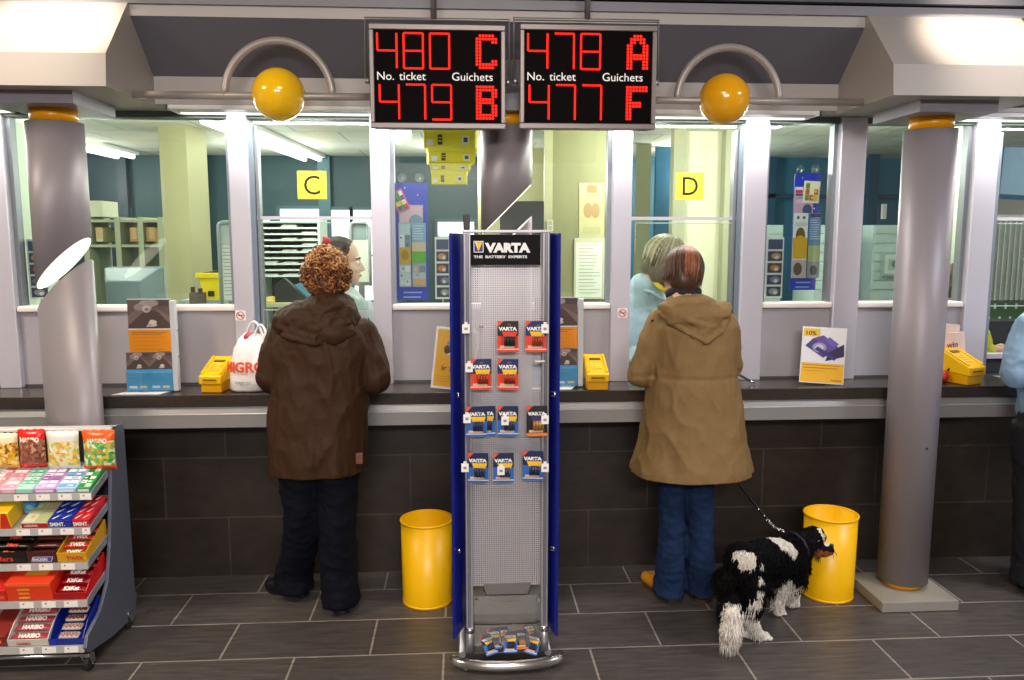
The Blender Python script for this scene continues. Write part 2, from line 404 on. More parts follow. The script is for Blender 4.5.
# ------------------------------------------------------------------ columns
def tilt_cut(cx, zc):                                # height of the slanted cut at radius offset dx
    return lambda x: zc+(x-cx)*1.0
def col_ring(cx, r, zf, n=48): return [V((cx+r*cos(2*pi*k/n), COLY+r*sin(2*pi*k/n), zf(cx+r*cos(2*pi*k/n)))) for k in range(n)]
def flat(z): return lambda x: z
DISC = mat('#fff6e6', .4, emit=1.8)
ZT = 2.152
def column(cx, label, cut=None):
    t = thing('column', label, 'column', (cx, COLY, 0))
    m = MB(); m.box(cx-.20, 3.302, .002, cx+.158, 3.63, .05, mat('#8f8a80', .6, 0, .08, 8, .1)); m.build('plinth', t, bevel=.003)
    m = MB(); m.lathe([(.088, .05), (.088, .075)], YELR, (cx, COLY, 0), 40); m.build('lower_ring', t)
    m = MB(); m.lathe([(.09, ZT), (.09, 2.205)], YELR, (cx, COLY, 0), 40); m.build('upper_ring', t)
    if cut is None:
        m = MB(); m.loft([col_ring(cx, CR, flat(.075)), col_ring(cx, CR, flat(ZT))], TUBEM); m.build('shaft', t)
        m = MB(); m.ball((cx+.012, COLY-CR+.001, .735), .006, BLACK, 10, 6); m.build('bolt', t)
    else:
        zu, zl = cut
        m = MB(); m.loft([col_ring(cx, CR, flat(.075)), col_ring(cx, CR, tilt_cut(cx, zl))], TUBEM); m.build('lower_shaft', t)
        m = MB(); m.loft([col_ring(cx, CR, tilt_cut(cx, zu)), col_ring(cx, CR, flat(ZT))], TUBEM); m.build('upper_shaft', t)
        m = MB(); m.loft([col_ring(cx, CR-.006, tilt_cut(cx, zu-.004)), col_ring(cx, CR-.006, tilt_cut(cx, zu+.002))], DISC); m.build('lamp_disc', t)
    return t
column(COLX[0], 'grey metal column cut on a slant with a glowing white disc, behind the sweets rack', (1.575, 1.478))
column(COLX[1], 'grey metal column cut on a slant behind the battery display, between the two red number boards', (1.805, 1.665))
column(COLX[2], 'uncut grey metal column with yellow rings on a square stone plinth')
# ------------------------------------------------------------------ curved rails carrying a globe
RAILM = mat('#a39994', .36, .2, .03, 5)
YR, ZR = 3.455, 2.262
def rail(x0, x1, bx, ax0, ax1, label, col):
    t = thing('globe_rail', label, 'rail', ((x0+x1)/2, YR, ZR))
    m = MB(); m.tube([(x0, YR, ZR), (x1, YR, ZR)], .016, RAILM, 16); m.build('bar', t)
    if bx is None: return
    c, r = (ax0+ax1)/2, (ax1-ax0)/2
    m = MB(); m.tube([(c-r*cos(pi*k/28), YR, ZR+.222*sin(pi*k/28)) for k in range(29)], .016, RAILM, 14); m.build('arch', t)
    m = MB(); m.ball((bx, YR-.004, ZR+.006), .107, col, 40, 24); m.build('globe', t)
rail(-1.345, -.15, -.755, -.975, -.535, 'pale metal rail and half hoop with a yellow globe above window C', mat('#ffc60c', .12, 0, .02, 5, spec=.7))
rail(.53, 1.735, 1.122, .918, 1.363, 'pale metal rail and half hoop with an orange globe above window D', mat('#f2aa08', .12, 0, .02, 5, spec=.7))
rail(2.415, 3.4, None, 0, 0, 'stub of pale metal rail leaving the hood of the uncut column', None)
# ------------------------------------------------------------------ printed cards
def prints(mb, M, w, h, items, z0=.0006):
    """flat print on the card's own face: items in 0..1 of width and height"""
    z = z0
    for it in items:
        z += .00025; k = it[0]
        def P(x, y): return M @ V((x*w, y*h, z))
        if k == 'r': _, a, b, c, d, hx = it; mb.poly([P(a, b), P(c, b), P(c, d), P(a, d)], mat(hx, .55, 0, .05, 30))
        elif k == 'e':
            _, a, b, rx, ry, hx = it; mb.poly([P(a+rx*cos(2*pi*i/18), b+ry*sin(2*pi*i/18)) for i in range(18)], mat(hx, .55, 0, .05, 30))
        elif k == 'p': mb.poly([P(a, b) for a, b in it[1]], mat(it[2], .55, 0, .05, 30))
        elif k == 't':
            _, a, b, sz, tx, hx = it[:6]; bold = it[6] if len(it) > 6 else 0; sx = it[7] if len(it) > 7 else 1
            mb.text(tx, sz*h, mat(hx, .5, 0, 0), M @ Matrix.Translation((a*w, b*h, z)), .0001, bold*h*sz, 'LEFT', sx)
def lines(x0, x1, y0, y1, n, hx, th=.012, rag=.3, seed=1):
    rn = random.Random(seed); o = []
    for i in range(n):
        y = y1-(y1-y0)*i/max(1, n-1); o.append(('r', x0, y, x1-(x1-x0)*rag*rn.random(), y+th, hx))
    return o
def collage(cols, rows, pal, seed, x0=0, y0=0, x1=1, y1=1, gap=.03):
    rn = random.Random(seed); o = []
    dx, dy = (x1-x0)/cols, (y1-y0)/rows
    for i in range(cols):
        for j in range(rows):
            a, b = x0+i*dx, y0+j*dy
            o.append(('r', a+gap*dx, b+gap*dy, a+dx-gap*dx, b+dy-gap*dy, rn.choice(pal)))
            if rn.random() < .7: o.append(('e', a+dx*(.3+.4*rn.random()), b+dy*(.35+.3*rn.random()), dx*(.15+.2*rn.random()), dy*(.12+.2*rn.random()), rn.choice(pal)))
    return o
def pan(px0, py0, px1, py1, Y):                      # x0, z0, x1, z1 of a patch of the plane y = Y
    xm, ym = (px0+px1)/2, (py0+py1)/2
    return at(px0, ym, Y).x, at(xm, py1, Y).z, at(px1, ym, Y).x, at(xm, py0, Y).z
# ------------------------------------------------------------------ back office shell
ZO = 2.47
CT = tile_mat('ceiling_tiles', '#d9dbcf', '#d2d5c8', '#a9ad9f', .8, 0, 0, ('X', 'Y'), .62, .62, .008, (2, 2, 2), .12)
m = MB(); m.box(-5, 3.95, ZO, 5, 8.1, ZO+.05, CT); struct(m.build('ceiling_office'))
m = MB(); m.box(-5, 8.0, 0, 5, 8.1, ZO, TEAL); struct(m.build('wall_office'))
BLUEW = mat('#2b6f90', .5, 0, .1, 2)
m = MB(); x0, _, x1, _ = pan(622, 200, 1024, 210, 7.9); m.box(x0, 7.9, 0, 5, 7.995, ZO, BLUEW); struct(m.build('wall_blue'))
SKYW = mat('#f4f9ff', .5, 0, .0, 2, emit=1.7); FRM = mat('#2b4f5a', .5)
def back_window(i, px0, py0, px1, py1, Y=7.97, bars=1):
    x0, z0, x1, z1 = pan(px0, py0, px1, py1, Y)
    w = struct(thing('window_%d' % i, None, None, ((x0+x1)/2, Y, z0)))
    m = MB(); m.box(x0, Y, z0, x1, Y+.02, z1, SKYW); m.build('pane', w)
    m = MB()
    for a in (x0-.03, x1): m.box(a, Y-.03, z0-.03, a+.03, Y+.02, z1+.03, FRM)
    for c in (z0-.03, z1): m.box(x0, Y-.03, c, x1, Y+.02, c+.03, FRM)
    for k in range(bars): c = z0+(z1-z0)*(k+1)/(bars+1); m.box(x0, Y-.02, c-.008, x1, Y+.01, c+.008, FRM)
    m.build('frame', w)
for i, q in enumerate([(112, 211, 130, 262), (281, 209, 322, 262), (329, 210, 351, 275), (354, 210, 374, 300), (392, 218, 402, 300), (438, 222, 474, 252)]): back_window(9+i, *q)
# dark panels, pillars and partitions behind the glass
def slab(name, px0, py0, px1, py1, Y, d, mt, top=None, bot=None):
    x0, z0, x1, z1 = pan(px0, py0, px1, py1, Y)
    m = MB(); m.box(x0, Y, z0 if bot is None else bot, x1, Y+d, z1 if top is None else top, mt); return struct(m.build(name))
slab('trim_10', 86, 158, 128, 250, 7.9, .05, mat('#142c3c', .5), ZO, 0)
slab('trim_11', 205, 158, 209, 300, 7.93, .05, mat('#23505d', .5), ZO, 0)
slab('trim_12', 318, 155, 330, 212, 7.93, .05, mat('#255560', .5), ZO, 0)
m = MB(); a, b2, c = at(163, 220, 6.0), at(190, 220, 5.88), at(202, 220, 6.0)
m.prism([(a.x, a.y, 0), (b2.x, b2.y, 0), (c.x+.02, c.y+.12, 0), (a.x+.02, a.y+.5, 0)], (0, 0, ZO), CREAM); struct(m.build('pillar_office'))
slab('wall_partition', 547, 130, 626, 300, 5.5, .08, mat('#8f8d66', .6, 0, .03, 3), ZO, 0)
m = MB(); x0, _, x1, _ = pan(544, 200, 552, 210, 5.47); m.box(x0, 5.44, 0, x1, 5.5, ZO, mat('#b9b690', .5)); struct(m.build('trim_13'))
slab('wall_cream', 478, 150, 546, 300, 7.2, .08, CREAMD, ZO, 0)
slab('wall_bright', 682, 130, 724, 330, 6.0, .08, mat('#f0edd2', .6, 0, .03, 3), ZO, 0)
m = MB()
for p0, p1 in ((671, 683), (722, 729)): x0, _, x1, _ = pan(p0, 200, p1, 210, 5.95); m.box(x0, 5.9, 0, x1, 6.0, ZO, mat('#b3b598', .5))
struct(m.build('door_1'))
slab('trim_14', 636, 130, 650, 300, 6.8, .05, mat('#8d8f70', .6), ZO, 0)
slab('trim_15', 655, 130, 671, 300, 7.0, .05, mat('#1c5c80', .5), ZO, 0)
for k, (p0, p1, Y, hx) in enumerate([(766, 775, 7.8, '#134a68'), (828, 836, 7.8, '#17506e'), (868, 877, 7.5, '#124763'), (905, 912, 7.5, '#1a5a7c')]): slab('trim_%d' % (16+k), p0, 130, p1, 300, Y, .06, mat(hx, .5), ZO, 0)
x0, z0, x1, z1 = pan(762, 194, 912, 198, 7.8); m = MB(); m.box(x0, 7.8, z0, x1, 7.86, z1, mat('#124662', .5)); struct(m.build('trim_20'))
slab('pillar_pale', 944, 130, 968, 300, 5.2, .4, mat('#cfe0c4', .6, 0, .03, 3), ZO, 0)
slab('pillar_green', 4, 130, 30, 300, 5.2, .3, mat('#c6d6c0', .6, 0, .03, 3), ZO, 0)
# ceiling lamps in the office
TUBE = mat('#fbfff4', .4, emit=6.0)
def fluo(x, y0, y1, lab, dx=0.0):
    t = thing('ceiling_lamp', lab, 'ceiling light', (x, (y0+y1)/2, ZO), group=None)
    m = MB(); m.prism([(x-.11, y0, ZO-.03), (x+.13, y0, ZO-.03), (x+.13+dx, y1, ZO-.03), (x-.11+dx, y1, ZO-.03)], (0, 0, .028), WHITE); m.build('housing', t)
    for s in (-.06, .08):
        m = MB(); m.tube([(x+s, y0+.02, ZO-.045), (x+s+dx, y1-.02, ZO-.045)], .02, TUBE, 10); m.build('tube', t)
fluo(-3.12, 7.0, 7.75, 'short fluorescent lamp on the office ceiling seen right of the slanted column')
fluo(-1.60, 5.35, 7.9, 'long twin tube fluorescent lamp on the office ceiling behind window C', .16)
c = at(401, 134, 5.2); t = thing('pendant_lamp', 'white globe lamp hanging from the office ceiling beside the yellow boxes', 'ceiling light', c)
m = MB(); m.ball(c, .07, mat('#eef2e6', .3, emit=.3), 24, 16); m.build('shade', t); m = MB(); m.tube([c+V((0, 0, .06)), V((c.x, c.y, ZO))], .006, STEEL, 8); m.build('stem', t)
# ------------------------------------------------------------------ office desk and furniture
DESKM = mat('#b9b48f', .5, 0, .05, 5)
for xa, xb, lab in ((-4.0, -1.02, 'pale office desk under the computer monitor and the yellow crate'), (-.05, .72, 'pale office desk behind the battery display stand and column'), (1.42, 2.16, 'pale office desk under the second blue leaflet holder'), (2.91, 3.9, 'pale office desk with the keyboard at the last window')):
    t = thing('desk', lab, 'desk', ((xa+xb)/2, 4.5, 0)); m = MB(); yd = 5.4 if xa == -.05 else 4.94; m.box(xa, 4.0, .90, xb, yd, .94, DESKM); m.build('desktop', t)
    for x in (xa+.02, xb-.07): m = MB(); m.box(x, 4.7, 0, x+.05, yd-.05, .90, OGREY); m.build('leg', t)
# shelving grid with cartons
Y = 6.4; x0, z0, x1, z1 = pan(84, 217, 163, 305, Y); UPR = mat('#a9b294', .5, 0, .05, 8)
t = thing('shelving_unit', 'open grid shelving unit with cardboard boxes against the teal wall', 'shelf', ((x0+x1)/2, Y, 0))
zs = at(120, 242, Y).z
for px in (86, 118, 141, 161):
    x = at(px, 240, Y).x; m = MB(); m.box(x-.02, Y, 0, x+.02, Y+.4, z1, UPR); m.build('upright', t)
for z in (z1-.02, zs-.02, .95, .5):
    m = MB(); m.box(x0-.02, Y+.01, z-.02, x1, Y+.39, z, UPR); m.build('shelf', t)
CARD = mat('#b08a52', .75, 0, .12, 9)
def carton(px0, py0, px1, Y, z, lab, mt, grp=None, tape=True):
    xa, xb = at(px0, py0, Y).x, at(px1, py0, Y).x; zt = at(px0, py0, Y).z-.035; z += .002
    t = thing('carton', lab, 'box', ((xa+xb)/2, Y+.14, z), group=grp)
    m = MB(); m.box(xa, Y, z, xb, Y+.28, zt, mt); m.build('body', t, bevel=.004)
    if tape: m = MB(); m.box((xa+xb)/2-.02, Y-.002, z+.02, (xa+xb)/2+.02, Y+.282, zt+.001, mat('#caa873', .4)); m.build('tape', t)
carton(129, 223, 137.5, Y+.03, zs, 'brown cardboard box in the middle bay of the grid shelving', CARD)
carton(145, 223, 157.5, Y+.03, zs, 'brown cardboard box in the end bay of the grid shelving, beside the cream pillar', CARD)
carton(95, 223, 102, Y+.03, zs, 'narrow pale carton in the bay of the grid shelving beside the slanted column', mat('#c9c6a0', .6))
carton(86, 196, 102, Y+.03, z1, 'tall pale carton standing on top of the grid shelving', mat('#d8dac0', .6), tape=False)
# monitor seen from behind
t = thing('monitor', 'grey green computer monitor seen from behind through the window', 'monitor', at(132, 300, 4.45))
Y = 4.42; CRT = mat('#6d8589', .5, 0, .05, 6); x0, z0, x1, z1 = pan(105, 268, 160, 312, Y)
def slope(a): return [V((x0+.0*a, Y, z0)), ]
m = MB(); c = V(((x0+x1)/2, Y, (z0+z1)/2+.0))
r0 = [V((x0, Y+.06, z0)), V((x1, Y+.06, z0)), V((x1, Y+.06, z1)), V((x0, Y+.06, z1))]
r1 = [p+V((0, -.05, 0)) for p in r0]; r2 = [c+(p-c)*.62+V((0, -.10, -.02)) for p in r1]
r2 = [V((p.x, Y-.12, p.z)) for p in r2]
m.loft([r0, r1, r2], CRT, sm=False); m.build('housing', t, bevel=.006)
m = MB(); m.box(x0-.005, Y+.06, z0-.005, x1+.005, Y+.085, z1+.005, mat('#8aa5a6', .5)); m.build('bezel', t)
m = MB(); m.box(c.x-.06, Y-.03, .94, c.x+.06, Y+.03, z0, CRT); m.cbox((c.x, Y, .95), (.22, .2, .02), CRT); m.build('stand', t)
# yellow crate, pen pot, tray
Y = 4.58; x0, z0, x1, z1 = pan(198, 273, 222, 300, Y)
t = thing('crate', 'yellow plastic post crate standing behind the window pane', 'crate', ((x0+x1)/2, Y, z0)); CY = mat('#ffe000', .4)
m = MB(); m.loft([[V((x0+.02+a*(-.02), Y+.02, z)), V((x1-.02+.02*a, Y+.02, z)), V((x1-.02+.02*a, Y+.3, z)), V((x0+.02-.02*a, Y+.3, z))] for a, z in ((0, z0), (1, z1))], CY, sm=False); m.build('body', t)
m = MB(); m.box(x0-.012, Y-.005, z1-.03, x1+.012, Y+.32, z1, CY); m.build('rim', t, bevel=.004)
m = MB(); m.box(x0+.05, Y+.008, z0+.02, x1-.05, Y+.02, z0+.05, BLACK); m.build('handle', t)
m = MB(); m.box(x0-.1, Y-.02, .94, x1+.1, Y+.34, z0, OGREY); m.build('crate_stand', None); o = bpy.data.objects['crate_stand']; tag(o, 'low grey block carrying the yellow crate on the desk', 'stand')
Y = 4.3; a = at(196, 302, Y); t = thing('pen_pot', 'dark brown pen holder on the desk beside the yellow crate', 'pen holder', a)
m = MB(); x0, z0, x1, z1 = pan(189, 291, 203, 306, Y); BR = mat('#4a3628', .5); m.box(x0, Y, .94, x1, Y+.06, z1-.01, BR); m.build('body', t, bevel=.003)
for dx, h in ((.012, .03), (.05, .022)): m = MB(); m.box(x0+dx-.008, Y+.02, z1-.01, x0+dx+.010, Y+.04, z1+h-.01, BR); m.build('pen', t)
# notice boards with rounded frames
def board(px0, py0, px1, py1, Y, lab, rows, fill):
    x0, z0, x1, z1 = pan(px0, py0, px1, py1, Y); w, h = x1-x0, z1-z0
    t = thing('notice_board', lab, 'notice board', ((x0+x1)/2, Y, .94)); rr = min(w*.28, .07)
    pts = [V((x0, Y, z0)), V((x0, Y, z1-rr))]+[V((x0+rr-rr*cos(a), Y, z1-rr+rr*sin(a))) for a in (.4, .8, 1.2)]+[V((x1-rr+rr*sin(a), Y, z1-rr+rr*cos(a))) for a in (.0, .4, .8, 1.2)]+[V((x1, Y, z1-rr)), V((x1, Y, z0))]
    m = MB(); m.prism([p+V((0, .012, 0)) for p in pts], (0, .012, 0), fill); m.build('panel', t)
    m = MB(); m.tube(pts, .011, mat('#b9c6c8', .3, .4), 8); m.build('frame', t)
    m = MB(); F = facing((x0, Y+.006, z0)); prints(m, F, w, h, [('r', .1, .06, .92, .72, '#e9eee2')]+[i for j in range(rows) for i in lines(.16, .85, .12+j*.6/rows, .17+j*.6/rows, 2, '#8b948f', .008, .5, j)]); m.build('notice', t)
    m = MB(); m.box((x0+x1)/2-.02, Y+.01, .94, (x0+x1)/2+.02, Y+.03, z0+.02, STEEL); m.build('stand', t)
board(220, 222, 240, 305, 4.5, 'pale notice board with rounded frame beside the yellow crate', 7, mat('#c9d6cd', .5))
board(351, 222, 370, 286, 5.3, 'grey rounded board standing behind the clerk with the red hair band', 0, mat('#8fa3a3', .5))
# pigeonhole shelves with letters
Y = 5.4; x0, z0, x1, z1 = pan(258, 222, 318, 276, Y)
t = thing('letter_rack', 'white rack of many flat letter shelves behind window C', 'letter rack', ((x0+x1)/2, Y, .94)); RK = mat('#cfdedb', .5)
m = MB(); m.box(x0, Y, .94, x0+.015, Y+.3, z1+.03, RK); m.box(x1, Y, .94, x1+.015, Y+.3, z1+.03, RK); m.box(x0, Y+.29, .94, x1, Y+.3, z1, mat('#4c5f63', .6)); m.build('frame', t)
for k in range(10):
    z = z0+(z1-z0)*k/9; m = MB(); m.box(x0, Y-.005, z-.006, x1, Y+.29, z+.006, RK); m.build('shelf', t)
rn = random.Random(4); k2 = 0
for k in range(9):
    z = z0+(z1-z0)*k/9+.006
    for c in range(3):
        if rn.random() < .75 and not (c == 0 and k > 4):
            xa = x0+.02+c*(x1-x0)/3; m = MB(); hh = .006+.012*rn.random()
            for q in range(3): m.box(xa+.006*q, Y+.01+.003*q, z+.001+hh*q/3, xa+(x1-x0)/3-.03, Y+.22, z+.001+hh*(q+1)/3, PAPER)
            tag(m.build('letter_stack'), 'flat stack of white letters lying in the letter rack behind window C', 'letters', 'letter stacks in the rack')
# side table with folders
Y = 4.95; x0, z0, x1, z1 = pan(262, 303, 345, 309, Y); zt = z1
t = thing('side_table', 'cream side table under the folders behind window C', 'table', ((x0+x1)/2, Y+.2, 0))
m = MB(); m.box(x0, Y, zt-.025, x1, Y+.45, zt, mat('#d5d3b0', .5)); m.build('tabletop', t)
for x in (x0, x1-.03):
    for y in (Y, Y+.42): m = MB(); m.box(x, y, 0, x+.03, y+.03, zt-.025, OGREY); m.build('leg', t)
def folder(pxs, Y, d, mt, name, lab, cat):
    m = MB(); P = [at(x, y, Y) for x, y in pxs]; m.prism(P, (0, d, 0), mt); o = m.build(name, bevel=.003); tag(o, lab, cat)
folder([(274, 303), (275, 285), (284, 278), (308, 300), (305, 303)], 5.0, .06, mat('#23282b', .4), 'binder', 'black ring binder leaning on the side table', 'folder')
folder([(290, 303), (292, 286), (312, 279), (322, 286), (322, 303)], 5.08, .05, mat('#5f9fb8', .5), 'folder', 'light blue folder leaning behind the black binder', 'folder')
m = MB(); x0, z0, x1, z1 = pan(266, 297, 274, 303, 4.97); m.box(x0, 4.97, zt, x1, 5.05, zt+.035, mat('#e8c400', .4)); m.box(x0+.004, 4.965, zt+.01, x1-.004, 4.97, zt+.025, WHITE); tag(m.build('small_box', bevel=.002), 'small yellow box with white label on the side table', 'box')
# yellow parcel boxes hanging as a stack, the largest on top
Y = 4.35
for k, (a, b2, c, d, lab) in enumerate([(425, 126, 477, 148, 'topmost and widest'), (427, 147, 474, 163, 'second from the top'), (430, 163, 470, 170, 'flat one, third from the top'), (432, 170, 467, 184, 'lowest and smallest')]):
    x0, z0, x1, z1 = pan(a, b2, c, d, Y); dp = (x1-x0)*.55; rz = (-.10, .12, .04, -.06)[k]
    t = thing('hanging_parcel_box', 'yellow parcel box in the hanging stack, ' + lab, 'parcel box', ((x0+x1)/2, Y+dp/2, z0), rz, group='hanging yellow parcel boxes')
    w, h = (x1-x0)/2, z1-z0-.002; m = MB(); m.box(-w, -dp/2, 0, w, dp/2, h, mat('#ffe41a', .45)); m.build('body', t, True, .003)
    m = MB(); m.box(-w-.003, -dp/2-.003, h*.72, w+.003, dp/2+.003, h+.001, mat('#ffea2a', .45)); m.build('lid', t, True, .002)
    m = MB(); F = facing((-w, -dp/2-.003, 0)); prints(m, F, 2*w, h, [('r', .06, .12, .18, .42, WHITE and '#f4f2e6'), ('r', .27, .15, .36, .62, '#3a3a2a'), ('r', .74, .16, .88, .55, '#f4f2e6'), ('r', .77, .26, .85, .48, '#4a4a3a'), ('r', .285, .3, .345, .36, '#f3d200'), ('r', .285, .45, .345, .5, '#f3d200')]); m.build('print', t, True)
x = at(450, 150, Y).x
m = MB(); m.tube([(x, Y+.14, at(450, 126, Y).z), (x, Y+.14, ZO)], .004, STEEL, 8); tag(m.build('hanging_wire'), 'thin wire holding the stack of yellow parcel boxes from the office ceiling', 'wire')
# dark screen, poster and notice on the partition
Y = 5.2; x0, z0, x1, z1 = pan(500, 201, 544, 240, Y); t = thing('flat_screen', 'dark screen behind the column next to the cream partition', 'screen', ((x0+x1)/2, Y, .94))
m = MB(); m.box(x0, Y, z0, x1, Y+.04, z1, mat('#22262b', .25)); m.build('panel', t, bevel=.004); m = MB(); m.box((x0+x1)/2-.03, Y+.01, .94, (x0+x1)/2+.03, Y+.03, z0, BLACK); m.cbox(((x0+x1)/2, Y+.02, .948), (.25, .18, .016), BLACK); m.build('stand', t)
def wall_card(name, lab, cat, px0, py0, px1, py1, Y, base, items, group=None, d=.006):
    x0, z0, x1, z1 = pan(px0, py0, px1, py1, Y); t = thing(name, lab, cat, ((x0+x1)/2, Y, z0), group=group)
    m = MB(); m.box(x0, Y-d, z0, x1, Y, z1, mat(base, .6)); m.build('board', t)
    m = MB(); prints(m, facing((x0, Y-d, z0)), x1-x0, z1-z0, items, .0008); m.build('print', t); return t
wall_card('wall_poster', 'faded poster with an orange patch on the cream partition', 'poster', 579, 183, 604, 238, 5.5, '#c3bd8c', [('r', .1, .8, .9, .98, '#d9c79a'), ('r', .3, .82, .7, .96, '#cf8a55'), ('e', .35, .5, .18, .14, '#b08c62'), ('e', .65, .5, .18, .14, '#b08c62'), ('r', .15, .08, .85, .2, '#b9b280')])  # flat printed board without a frame
t = wall_card('framed_notice', 'white notice sheet in an aluminium frame low on the cream partition', 'notice', 574, 238, 605, 299, 5.49, '#c9c8b0', [('r', .06, .03, .9, .93, '#eef0e2')]+lines(.14, .85, .1, .88, 15, '#8d938a', .008, .4))
wall_card('light_switch', 'small white double switch on the edge of the cream partition', 'switch', 547, 220, 553, 231, 5.43, '#d9d9c4', [('r', .2, .1, .8, .45, '#b5b59d'), ('r', .2, .55, .8, .9, '#b5b59d')], d=.015)
# pale drawer cabinets and blue doors on the far side
for p0, p1, Y, lab in ((815, 842, 6.2, 'pale cabinet with many flat drawers behind the leaflet holder'), (872, 908, 6.2, 'pale cabinet with flat drawers behind the uncut column'), (759, 782, 6.6, 'pale flat drawer cabinet at the edge of the blue office window')):
    x0, z0, x1, z1 = pan(p0, 225, p1, 290, Y); t = thing('drawer_cabinet', lab, 'cabinet', ((x0+x1)/2, Y, 0)); PC = mat('#b9cfcd', .5)
    m = MB(); m.box(x0, Y, 0, x1, Y+.4, z1, PC); m.build('body', t)
    for k in range(7): m = MB(); h = (z1-z0)/7; m.box(x0+.01, Y-.012, z0+k*h+.006, x1-.01, Y, z0+(k+1)*h-.006, PC); m.build('drawer', t, bevel=.003)
x0, z0, x1, z1 = pan(881, 204, 885, 219, 7.45); m = MB(); m.box(x0, 7.42, z0, x1, 7.45, z1, WHITE); tag(m.build('handle_mount_plate'), 'white handle plate on the blue wall beside the uncut column', 'handle')
wall_card('framed_picture', 'small framed picture on the pale cabinet left of the uncut column', 'picture', 881, 252, 905, 276, 6.17, '#9cb6b4', [('r', .1, .1, .9, .9, '#d3e0dc'), ('r', .25, .25, .75, .7, '#a7bcb6'), ('e', .5, .5, .12, .14, '#5d7a78')], d=.02)
# vertical blinds and tilted window at the far right
Y = 6.4; x0, z0, x1, z1 = pan(980, 221, 1060, 300, Y); t = thing('vertical_blind', 'white vertical slat blind behind the last window', 'blind', ((x0+x1)/2, Y, z0))
m = MB(); m.box(x0, Y-.02, z1, x1, Y+.03, z1+.05, WHITE); m.build('head_rail', t); m = MB(); nS = 15
for k in range(nS):
    x = x0+(x1-x0)*(k+.5)/nS; m.box(-.028, -.003, z0, .028, .003, z1, mat('#d7e2dd', .5), Matrix.Translation((x, Y, 0)) @ Matrix.Rotation(.6, 4, 'Z'))
m.build('slats', t)
slab('trim_21', 975, 300, 1100, 345, 6.5, .05, mat('#4f6b4c', .6), None, 0)
m = MB(); Y = 6.46; x0, z0, x1, z1 = pan(985, 302, 1060, 326, Y); F = facing((x0, Y, z0)); rn = random.Random(3)
prints(m, F, x1-x0, z1-z0, [('r', .04+.07*k, .72 if k % 2 else .15, .07+.07*k, .95 if k % 2 else .4, '#cfe0dc') for k in range(13)]); bd = bpy.data.objects['trim_21']; m.build('print', bd)
Y = 6.9; P = [at(x, y, Y) for x, y in ((996, 196), (1003, 131), (1060, 134), (1060, 200))]; t = thing('tilted_window', 'blue framed window tilted open above the blind', 'window', P[0])
m = MB(); m.tube(P, .03, mat('#1f6fb0', .4), 8, closed=True); m.build('frame', t); m = MB(); m.prism(P, (0, .01, 0), mat('#9cc0dc', .2, emit=.25)); m.build('pane', t)
# ------------------------------------------------------------------ number displays
LED = mat('#ff2418', .6, 0, 0, 1, emit=.95, spec=.1); SCRN = mat('#0a0405', .6, 0, .1, 20, spec=.04); FRAMEM = mat('#756c69', .4, .4, .05, 8); CAP = mat('#e6e2e0', .5, 0, 0, emit=.25)
SEG = {'0': 'abcdef', '4': 'fgbc', '7': 'abc', '8': 'abcdefg', '9': 'abcdfg'}
LET = {'C': ['.#####.', '#######', '##...##', '##.....', '##.....', '##.....', '##.....', '##.....', '##...##', '#######', '.#####.'],
       'B': ['######.', '#######', '##...##', '##...##', '######.', '######.', '##...##', '##...##', '##...##', '#######', '######.'],
       'A': ['..###..', '.#####.', '.##.##.', '##...##', '##...##', '##...##', '#######', '#######', '##...##', '##...##', '##...##'],
       'F': ['#######', '#######', '##.....', '##.....', '##.....', '#####..', '#####..', '##.....', '##.....', '##.....', '##.....']}
def dot(mb, x, y, z, r): mb.prism([(x+r*cos(2*pi*k/8), y, z+r*sin(2*pi*k/8)) for k in range(8)], (0, -.0012, 0), LED)
